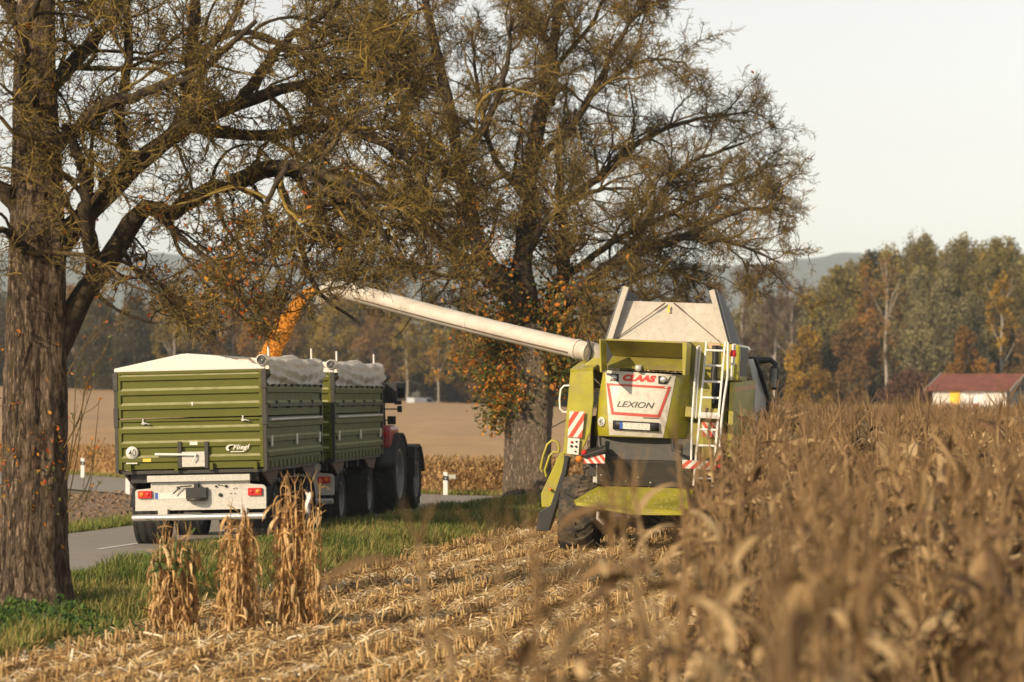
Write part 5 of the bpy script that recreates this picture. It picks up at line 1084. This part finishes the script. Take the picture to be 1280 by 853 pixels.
# ------------------------------------------------------------------ woods in the distance
def wood_mat(name, c): return M(name, c, .75, var=.3, vs=.25, trans=.22, ramp=[tuple(x*.55 for x in c), c, tuple(min(1, x*1.5) for x in c)])
WM = dict(olive=wood_mat('olive foliage', (.19, .155, .04)), dark=wood_mat('dark foliage', (.075, .062, .024)), grey=wood_mat('grey green foliage', (.21, .185, .085)), yellow=wood_mat('yellow foliage', (.3, .18, .02)), orange=wood_mat('orange foliage', (.25, .125, .02)), brown=wood_mat('brown foliage', (.19, .11, .036)), red=wood_mat('reddish brown foliage', (.11, .05, .025)), tan=wood_mat('tan bare twigs', (.15, .11, .075)), gold=wood_mat('golden green foliage', (.24, .17, .03)))
m_wtr = M('dark woodland trunk', (.07, .055, .04), .95); m_ptr = M('pale birch trunk', (.34, .3, .25), .9, var=.2, vs=2)
def crown_pts(H, W, n, rg, low=.1, shape=1.0, ncl=46):
    h = rg.beta(1.35, 1.15, ncl); prof = np.sin(np.pi*np.clip(h*.86+.12, 0, 1))**.75*(1-.25*shape*h)
    a = rg.uniform(0, 6.28, ncl); r = np.sqrt(rg.random(ncl))*prof*W*.5*.86
    cc = np.stack([r*np.cos(a), r*np.sin(a), H*(low+(1-low)*h*.94)], -1); sz = W*rg.uniform(.07, .15, ncl)
    i = rg.integers(ncl, size=n); q = nrm(rg.normal(size=(n, 3)))*(rg.random(n)**.4)[:, None]
    return cc[i]+q*(sz[i][:, None])*np.array([1.1, 1.1, 1.35]), np.clip(.5+.5*(rg.normal(size=ncl)*.55)[i]+rg.normal(size=n)*.18, 0, 1)
def wood_tree(name, label, cat, px, pyt, wpx, Y, col, trunk=m_wtr, seed=0, group=None, low=.18, n=4200, leaf=.24, bare=False, base_z=None, shape=1., slim=False):
    if not slim: wpx *= 1.2; low *= .6; n = int(n*1.3)
    rg = np.random.default_rng(seed); p = at(px, pyt, Y); z0 = float(gz(p.x, p.y)); H = p.z-z0; W = wpx/FPX*Y
    t = thing(name, label, cat, loc=(p.x, p.y, z0), group=group)
    top = H*(.9 if not bare else .98); r0 = max(.1, H*(.012 if slim else .016))
    zz = np.linspace(0, top, 8); P = np.stack([rg.normal(size=8)*.012*H*np.linspace(0, 1, 8), rg.normal(size=8)*.012*H*np.linspace(0, 1, 8), zz], -1)
    R_ = np.linspace(r0, r0*.25, 8); nb = NB(); V, F = tubes(P[None], R_[None], 6); nb.add(V, F)
    Q, QR = spawn(P[None], R_[None], 14 if bare else 9, .2 if bare else .3, .95, H*.18, H*.42, .35, .8, .35, .08, .03, 7, .016, rg=rg, rmax=.6); V, F = tubes(Q, QR, 4); nb.add(V, F)
    nb.build('trunk', trunk, t)
    if bare:
        q3, r3_ = spawn(Q, QR, 16, .2, 1, H*.07, H*.2, .35, 1.0, .2, .1, .02, 5, .012, rg=rg); q4, r4_ = spawn(q3, r3_, 8, .2, 1, H*.025, H*.08, .4, 1.1, .1, .12, 0, 3, .02, rg=rg)
        nb = NB()
        for a, b in ((q3, np.maximum(r3_, .03)), (q4, np.maximum(r4_, .018))): V, F = tubes(a, b, 3); nb.add(V, F, rg.random(len(V)))
        nb.build('crown', WM[col], t)
    else:
        C, tt = crown_pts(H, W, n, rg, low, shape); V, F = leaf_cards(C, leaf, .7, rg); npmesh('crown', V, F, WM[col], t, False, np.repeat(tt, 4))
    return t
G = 'trees at the edge of the distant wood'
# name, label, px, top, width, distance, colour, options
TREES = [
 ('birch_tree', 'small round yellow birch left of the white trunked birch, low in the wood', 1010, 409, 66, 236, 'yellow', dict(low=.1, n=4200)),
 ('bare_tree', 'leafless pale tree directly behind the combine mirror', 968, 372, 62, 246, 'tan', dict(bare=True, trunk=m_ptr)),
 ('bare_tree', 'leafless pale tree leaning over the right tank flap', 930, 350, 80, 252, 'tan', dict(bare=True, trunk=m_ptr)),
 ('bare_tree', 'tall leafless grey tree rising between the combine and the yellow birch', 990, 350, 66, 262, 'tan', dict(bare=True, trunk=m_ptr)),
 ('bare_tree', 'leafless brownish tree seen above the left half of the tank flap', 890, 362, 70, 262, 'tan', dict(bare=True)),
 ('birch_tree', 'tall birch with a long white trunk and thin rusty crown', 1108, 305, 62, 238, 'brown', dict(low=.3, n=1500, trunk=m_ptr, slim=True)),
 ('woodland_tree', 'rusty orange tree behind the white trunked birch', 1084, 326, 50, 250, 'orange', dict(low=.3, n=2000, slim=True)),
 ('woodland_tree', 'dark olive tree right of the tall leafless grey tree', 1046, 326, 62, 262, 'olive', {}),
 ('woodland_tree', 'broad olive tree at the highest point of the skyline', 1152, 287, 96, 266, 'olive', dict(n=5200)),
 ('woodland_tree', 'olive tree with a pointed top between two broad crowns', 1205, 300, 72, 268, 'olive', {}),
 ('woodland_tree', 'tall olive green tree near the right end of the skyline', 1246, 292, 76, 264, 'olive', dict(n=5000)),
 ('woodland_tree', 'tall olive tree cut off by the right picture edge', 1290, 296, 70, 262, 'olive', {}),
 ('woodland_tree', 'olive tree between the rusty crown and the skyline peak', 1110, 306, 70, 272, 'olive', {}),
 ('willow_tree', 'large pale grey green willow right of the white trunk', 1150, 386, 86, 238, 'grey', dict(low=.06, n=5200)),
 ('willow_tree', 'grey green willow in the upper middle of the wood', 1148, 330, 70, 250, 'grey', dict(low=.25)),
 ('willow_tree', 'grey green willow above the shed roof ridge', 1210, 362, 66, 248, 'grey', dict(low=.15)),
 ('willow_tree', 'pale grey green willow at the middle right of the wood', 1184, 318, 60, 258, 'grey', dict(low=.3)),
 ('woodland_tree', 'bright orange and green tree behind the left end of the shed', 1207, 408, 52, 236, 'orange', dict(low=.08)),
 ('birch_tree', 'tall amber birch right of centre with a thin leaning trunk', 1252, 338, 52, 240, 'yellow', dict(low=.42, n=2000, trunk=m_ptr, slim=True)),
 ('shrub', 'low orange bush showing above the shed roof', 1236, 450, 44, 234, 'orange', dict(low=.02, n=2200)),
 ('shrub', 'brown leafless bush above the right end of the shed', 1284, 412, 66, 236, 'brown', dict(low=.02, n=3000)),
 ('shrub', 'wide reddish brown bush left of the shed', 1135, 470, 86, 234, 'red', dict(low=.0, n=3600)),
 ('woodland_tree', 'dark brown tree in the hollow right of the yellow birch', 1062, 400, 60, 246, 'brown', dict(low=.05)),
 ('woodland_tree', 'nearly black green tree at the foot of the tall amber birch', 1262, 392, 60, 252, 'dark', dict(low=.05, n=5000)),
 ('woodland_tree', 'dark green tree in the shade behind the yellow birch', 1040, 412, 58, 254, 'dark', dict(low=.03, n=5000)),
 ('birch_tree', 'slim yellow birch standing alone right of the parked van', 548, 412, 44, 296, 'yellow', dict(low=.3, n=1500, trunk=m_ptr, slim=True)),
 ('birch_tree', 'olive birch with a pale trunk left of the parked van', 509, 392, 54, 300, 'gold', dict(low=.3, n=2600, trunk=m_ptr, slim=True)),
 ('woodland_tree', 'rusty brown tree behind the right half of the unloading pipe', 590, 372, 60, 306, 'orange', dict(n=3600)),
 ('woodland_tree', 'brown tree beside the ivy covered trunk', 622, 384, 56, 308, 'brown', {}),
 ('woodland_tree', 'brownish olive tree above the tractor', 468, 384, 66, 308, 'brown', {}),
 ('woodland_tree', 'golden olive tree behind the falling grain', 420, 372, 70, 310, 'gold', {}),
 ('woodland_tree', 'brown tree above the ridge of the rear trailer', 352, 366, 66, 312, 'brown', {}),
 ('birch_tree', 'pale stemmed tree with yellowish olive crown above the trailer tailgate', 218, 352, 76, 310, 'gold', dict(trunk=m_ptr, low=.25, slim=True)),
 ('woodland_tree', 'orange tinged tree above the right part of the tailgate', 292, 362, 66, 314, 'orange', dict(n=3200)),
 ('woodland_tree', 'dark green tree above the left corner of the tailgate', 168, 364, 66, 312, 'dark', dict(n=5200, low=.04)),
 ('woodland_tree', 'dark grey green tree right behind the trunk sprouts', 118, 356, 72, 314, 'dark', dict(n=5200, low=.04)),
 ('woodland_tree', 'dark tree left of the big left trunk at the picture edge', -10, 350, 80, 314, 'dark', dict(n=5000, low=.04))]
for j, (nm, lb, px, pt, w, Y, c, op) in enumerate(TREES):
    wood_tree(nm, lb, 'shrub' if nm == 'shrub' else 'tree', px, pt, w, Y, c, seed=500+j, group=G, **op)
# the wood behind them
r5 = np.random.default_rng(77); cols = ['olive', 'olive', 'grey', 'olive', 'dark', 'gold']; nb, tn_ = {c: NB() for c in WM}, NB()
def fill(px, pyt, wpx, Y, c, n):
    p = at(px, pyt, Y); z0 = float(gz(p.x, p.y)); H = p.z-z0; W = wpx/FPX*Y; C, tt = crown_pts(H, W, n, r5, .03, 1., 34)
    V, F = leaf_cards(C+np.array([p.x, p.y, z0]), .34, .7, r5); nb[c].add(V, F, np.repeat(tt, 4))
    P = np.stack([np.full(5, p.x)+r5.normal(size=5)*.1, np.full(5, p.y), z0+np.linspace(0, H*.8, 5)], -1); V, F = tubes(P[None], np.linspace(.2, .05, 5)[None], 5); tn_.add(V, F)
for px in np.arange(860, 1420, 19):
    top = np.interp(px, [860, 980, 1040, 1100, 1150, 1300, 1420], [390, 378, 330, 306, 290, 294, 300])
    for Y, dt in ((272, 26), (282, 8), (296, 0)): fill(px+r5.normal()*8, top+dt+r5.normal()*8, 92, Y, cols[r5.integers(6)] if dt else 'olive', 2900)
    fill(px+r5.normal()*8, r5.uniform(405, 450), 60, 262, 'dark', 2200)
for px in np.arange(-160, 860, 23):
    for Y, dt in ((322, 18), (334, 0)): fill(px+r5.normal()*8, 362+dt+r5.normal()*9, 74, Y, ['brown', 'gold', 'brown', 'dark', 'olive', 'orange'][r5.integers(6)], 2200)
    fill(px+r5.normal()*8, r5.uniform(415, 455), 60, 318, 'dark', 1800)
wood = thing('distant_wood', 'mixed autumn wood closing the view behind the fields', 'wood', loc=(0, 0, 0)); wood['kind'] = 'stuff'
V = []
for c in nb:
    if nb[c].V: o = nb[c].build('foliage', WM[c], wood); o['kind'] = 'stuff'
o = tn_.build('trunks', m_wtr, wood); o['kind'] = 'stuff'
# wooded hills far behind
m_hill = M('wooded hill', (.05, .055, .03), .95, var=.4, vs=.012, bump=1, bs=.05)
hx = np.linspace(-1500, 1500, 260); hy = np.linspace(0, 1, 30)
def hill(name, Y, depth, prof, sd):
    rg = np.random.default_rng(sd); px = CX+hx/Y*FPX; top = np.interp(px, *prof); ridge = CAMZ+(HY-top)/FPX*Y + np.convolve(rg.normal(size=len(hx)), np.ones(3)/3, 'same')*2.2
    X, S = np.meshgrid(hx, hy); Z = -3+(ridge[None]+3)*np.sin(np.pi*np.clip(S, 0, 1))**.8+rg.normal(size=X.shape)*1.0
    V = np.stack([X*(1+.1*S), Y-depth*.5+S*depth, Z], -1).reshape(-1, 3); n = len(hx); i = np.arange(len(hy)-1)[:, None]*n+np.arange(n-1)[None]
    tag(npmesh(name, V, np.stack([i, i+1, i+n+1, i+n], -1).reshape(-1, 4), m_hill, None, True), kind='structure')
hill('hills', 3600, 1200, ([-1000, 0, 100, 300, 500, 640, 800, 900, 1000, 1040, 1100, 1300, 2500], [318, 316, 316, 320, 324, 328, 332, 332, 324, 318, 322, 330, 332]), 3)

# ------------------------------------------------------------------ shed, van, marker posts
Ys = 222.
def make_shed():
    p = at(1166, 500, Ys); z0 = float(gz(p.x, p.y)); a = at(1166, 487, Ys); r = at(1197, 469.5, Ys); 
    t = thing('field_shed', 'low shed with a red tiled roof and poster covered white wall beyond the maize', 'shed', M=Matrix.Translation((a.x, Ys, z0)) @ Matrix.Rotation(R(-32), 4, 'Z'))
    L_, D_, he = 6.2, 5.6, a.z-z0; hr = r.z-z0+.05
    w = MB(); w.box(0, L_, 0, .15, 0, he); w.build('front_wall', M('whitewashed wall', (.6, .56, .5), .8, var=.12, vs=1.5, dirt=((.35, .28, .2), .35, 1.)), t)
    w = MB(); w.add([(L_, 0, 0), (L_, D_, 0), (L_, D_, he), (L_, D_/2, hr), (L_, 0, he), (L_-.15, 0, 0), (L_-.15, D_, 0), (L_-.15, D_, he), (L_-.15, D_/2, hr), (L_-.15, 0, he)], [(0, 1, 2, 3, 4), (9, 8, 7, 6, 5)]); w.add([(0, .15, 0), (0, D_, 0), (0, D_, he), (0, D_/2, hr), (0, .15, he)], [(0, 1, 2, 3, 4)])
    w.box(0, L_, D_-.15, D_, 0, he)
    w.build('side_wall', M('grey board wall', (.3, .27, .23), .9, var=.15, vs=3), t)
    r_ = MB(); e = .5
    r_.plate([(-e, -.4, he-.12), (L_+e, -.4, he-.12), (L_+e, D_/2, hr), (-e, D_/2, hr)], -.1); r_.plate([(-e, D_+.4, he-.12), (L_+e, D_+.4, he-.12), (L_+e, D_/2, hr), (-e, D_/2, hr)][::-1], -.1)
    ro = r_.build('roof', M('red roof tiles', (.17, .055, .035), .85, var=.35, vs=1.6, bump=.5, bs=12), t)
    v = MB()
    for x in (-e-.03, L_+e+.03): v.beam((x, -.42, he-.08), (x, D_/2, hr+.06), .06, .2); v.beam((x, D_+.42, he-.08), (x, D_/2, hr+.06), .06, .2)
    v.build('verge_board', M('grey verge board', (.4, .37, .34), .8), ro)
    bm_ = MB(); bm_.box(L_+.02, L_+.08, D_*.35, D_*.65, he-.1, he+.35); bm_.build('gable_opening', m_black, t)
    for k, (x0, x1, z0_, z1, c) in enumerate(((.1, 1.35, 1.75, 2.5, (.55, .5, .44)), (.12, 1.3, .9, 1.7, (.5, .33, .18)), (1.45, 2.3, 1.75, 2.75, (.78, .5, .04)), (1.5, 2.3, 1.2, 1.7, (.55, .2, .06)), (2.6, 4.4, 1.1, 2.75, (.72, .7, .68)), (3.4, 3.95, 1.35, 1.75, (.25, .09, .08)))):
        q = MB(); q.box(x0, x1, -.03-.01*(k == 5), -.002, he-2.85+z0_, he-2.85+z1); q.build('poster', M('poster paper', c, .7, var=.3, vs=4), t)
    q = MB()
    for k in range(9): q.box(2.75+k*.18, 2.75+k*.18+.1, -.04, -.031, he-.42, he-.26)
    q.build('poster_lettering', m_charcoal, t)
    q = MB(); q.plate([(1.55, -.045, he-1.6), (1.75, -.045, he-1.6), (2.25, -.045, he-1.25), (2.05, -.045, he-1.25)], -.01); q.build('poster_stripe', m_hwhite, t)
make_shed()
def make_van():
    p = at(545, 503, 292); z0 = float(gz(p.x, p.y)); t = thing('parked_van', 'white van parked at the edge of the wood beyond the ripe crop', 'van', loc=(p.x-1.6, p.y, z0+.15)); t.rotation_euler = (0, 0, R(40)); t.scale = (.72, .72, .72)
    A_ = [(-1.9, .3), (2.6, .3), (2.65, .9), (1.9, 1.15), (1.2, 1.75), (-1.9, 1.8)]
    b = MB(); n = 6; b.add([(x, -.9, z) for x, z in A_]+[(x, .9, z) for x, z in A_], [tuple(range(n)), tuple(range(2*n-1, n-1, -1))]+[(i, i+n, (i+1) % n+n, (i+1) % n) for i in range(n)]); b.build('body', M('van paint', (.45, .48, .52), .3, coat=.3), t, bevel=.06)
    g = MB(); g.add([(.4, -.915, 1.15), (1.7, -.915, 1.15), (1.15, -.915, 1.65), (.4, -.915, 1.65)], [(0, 1, 2, 3)]); g.build('side_window', m_glass, t)
    for x in (-1.2, 1.7):
        for y in (-.8, .8): w = MB(); w.lathe([(.001, -.1), (.33, -.1), (.33, .1), (.001, .1)], 20, (x, y, .33), 'y'); w.build('wheel', m_rubber, t)
make_van()
def post(px, pyb, pyt, Y, label):
    p = at(px, pyb, Y); p.z = float(gz(p.x, p.y)); h = (pyb-pyt)/FPX*Y; t = thing('marker_post', label, 'marker post', loc=p, group='roadside marker posts')
    b = MB(); b.add([(-.06, -.05, 0), (.06, -.05, 0), (.06, .05, 0), (-.06, .05, 0), (-.055, -.045, h), (.055, -.045, h*.96), (.055, .045, h*.96), (-.055, .045, h)], [(0, 1, 5, 4), (1, 2, 6, 5), (2, 3, 7, 6), (3, 0, 4, 7), (4, 5, 6, 7)]); b.build('post', m_rail, t, bevel=.012)
    b = MB(); b.add([(-.0655, -.0555, h*.66), (.0655, -.0555, h*.62), (.065, -.0545, h*.8), (-.065, -.0545, h*.84)], [(0, 1, 2, 3)]); b.box(-.064, .064, -.05, .0545, h*.64, h*.81); b.build('black_band', m_black, t)
    b = MB(); b.box(-.02, .02, -.061, -.056, h*.68, h*.76); b.build('reflector', m_lamp, t)
    return t
tp_ = post(557, 619.5, 590, 71.5, 'white marker post with a small grey plate, right of the tractor')
b = MB(); b.box(.07, .26, -.02, .0, .42, .53); b.build('small_plate', m_galv, tp_)
post(103.5, 600, 575, 85.5, 'white marker post on the far verge, beside the left trunk sprouts')
post(160, 617.5, 585, 72, 'white marker post half hidden behind the rear trailer corner')

# ------------------------------------------------------------------ light, air, camera
SUN_EL, SUN_AZ = 25., 42.            # degrees above the horizon / to the left behind the camera
sdir = Vector((-math.sin(R(SUN_AZ))*math.cos(R(SUN_EL)), -math.cos(R(SUN_AZ))*math.cos(R(SUN_EL)), math.sin(R(SUN_EL))))
sun = bpy.data.lights.new('sun', 'SUN'); sun.energy = 4.6; sun.angle = R(.6); sun.color = (1, .8, .55)
so = bpy.data.objects.new('sun', sun); link(so); so.rotation_euler = sdir.to_track_quat('Z', 'Y').to_euler(); so.location = (-40, -40, 40)
w = bpy.data.worlds.new('World'); scene.world = w; w.use_nodes = True; nt = w.node_tree
sk = nt.nodes.new('ShaderNodeTexSky'); sk.sky_type = 'NISHITA'; sk.sun_disc = False; sk.sun_elevation = R(SUN_EL); sk.sun_rotation = math.atan2(sdir.x, sdir.y) % (2*math.pi); sk.air_density = 1.; sk.dust_density = .4; sk.ozone_density = 1.
hs = nt.nodes.new('ShaderNodeHueSaturation'); hs.inputs['Saturation'].default_value = .3; nt.links.new(sk.outputs[0], hs.inputs['Color'])
wt = nt.nodes.new('ShaderNodeMix'); wt.data_type = 'RGBA'; wt.blend_type = 'MULTIPLY'; wt.inputs[0].default_value = 1; wt.inputs[7].default_value = (1.07, 1., .92, 1); nt.links.new(hs.outputs[0], wt.inputs[6])
nt.links.new(wt.outputs[2], nt.nodes['Background'].inputs['Color']); nt.nodes['Background'].inputs['Strength'].default_value = .13
HAZE = True
if HAZE:
    hm = bpy.data.materials.new('haze air'); hm.use_nodes = True; nt = hm.node_tree; nt.nodes.remove(nt.nodes['Principled BSDF'])
    pv = nt.nodes.new('ShaderNodeVolumePrincipled'); pv.inputs['Color'].default_value = (.76, .87, .98, 1); pv.inputs['Density'].default_value = .0002; pv.inputs['Anisotropy'].default_value = -.15; nt.links.new(pv.outputs[0], nt.nodes['Material Output'].inputs['Volume'])
    b = MB(); b.box(-2200, 2200, -120, 4500, -6, 240); o = b.build('haze', hm); o['kind'] = 'stuff'; o['label'] = 'thin autumn haze over the whole view'; o['category'] = 'haze'
cam = bpy.data.cameras.new('camera'); co = bpy.data.objects.new('camera', cam); link(co); co.location = (0, 0, CAMZ); co.rotation_euler = (R(90), 0, 0)
cam.sensor_width = 36; cam.lens = FPX/1280*36; cam.shift_y = (HY-426.5)/1280; cam.clip_start = .5; cam.clip_end = 9000
cam.dof.use_dof = True; cam.dof.focus_distance = 42.; cam.dof.aperture_fstop = 1.9; cam.dof.aperture_blades = 9
scene.camera = co
scene.view_settings.view_transform = 'Standard'; scene.view_settings.look = 'None'; scene.view_settings.exposure = .22; scene.view_settings.gamma = 1
scene.render.engine = 'CYCLES'; cy_ = scene.cycles; cy_.use_denoising = True; cy_.max_bounces = 6; cy_.diffuse_bounces = 3; cy_.glossy_bounces = 3; cy_.transmission_bounces = 4; cy_.volume_bounces = 0; cy_.transparent_max_bounces = 8; cy_.sample_clamp_indirect = 6
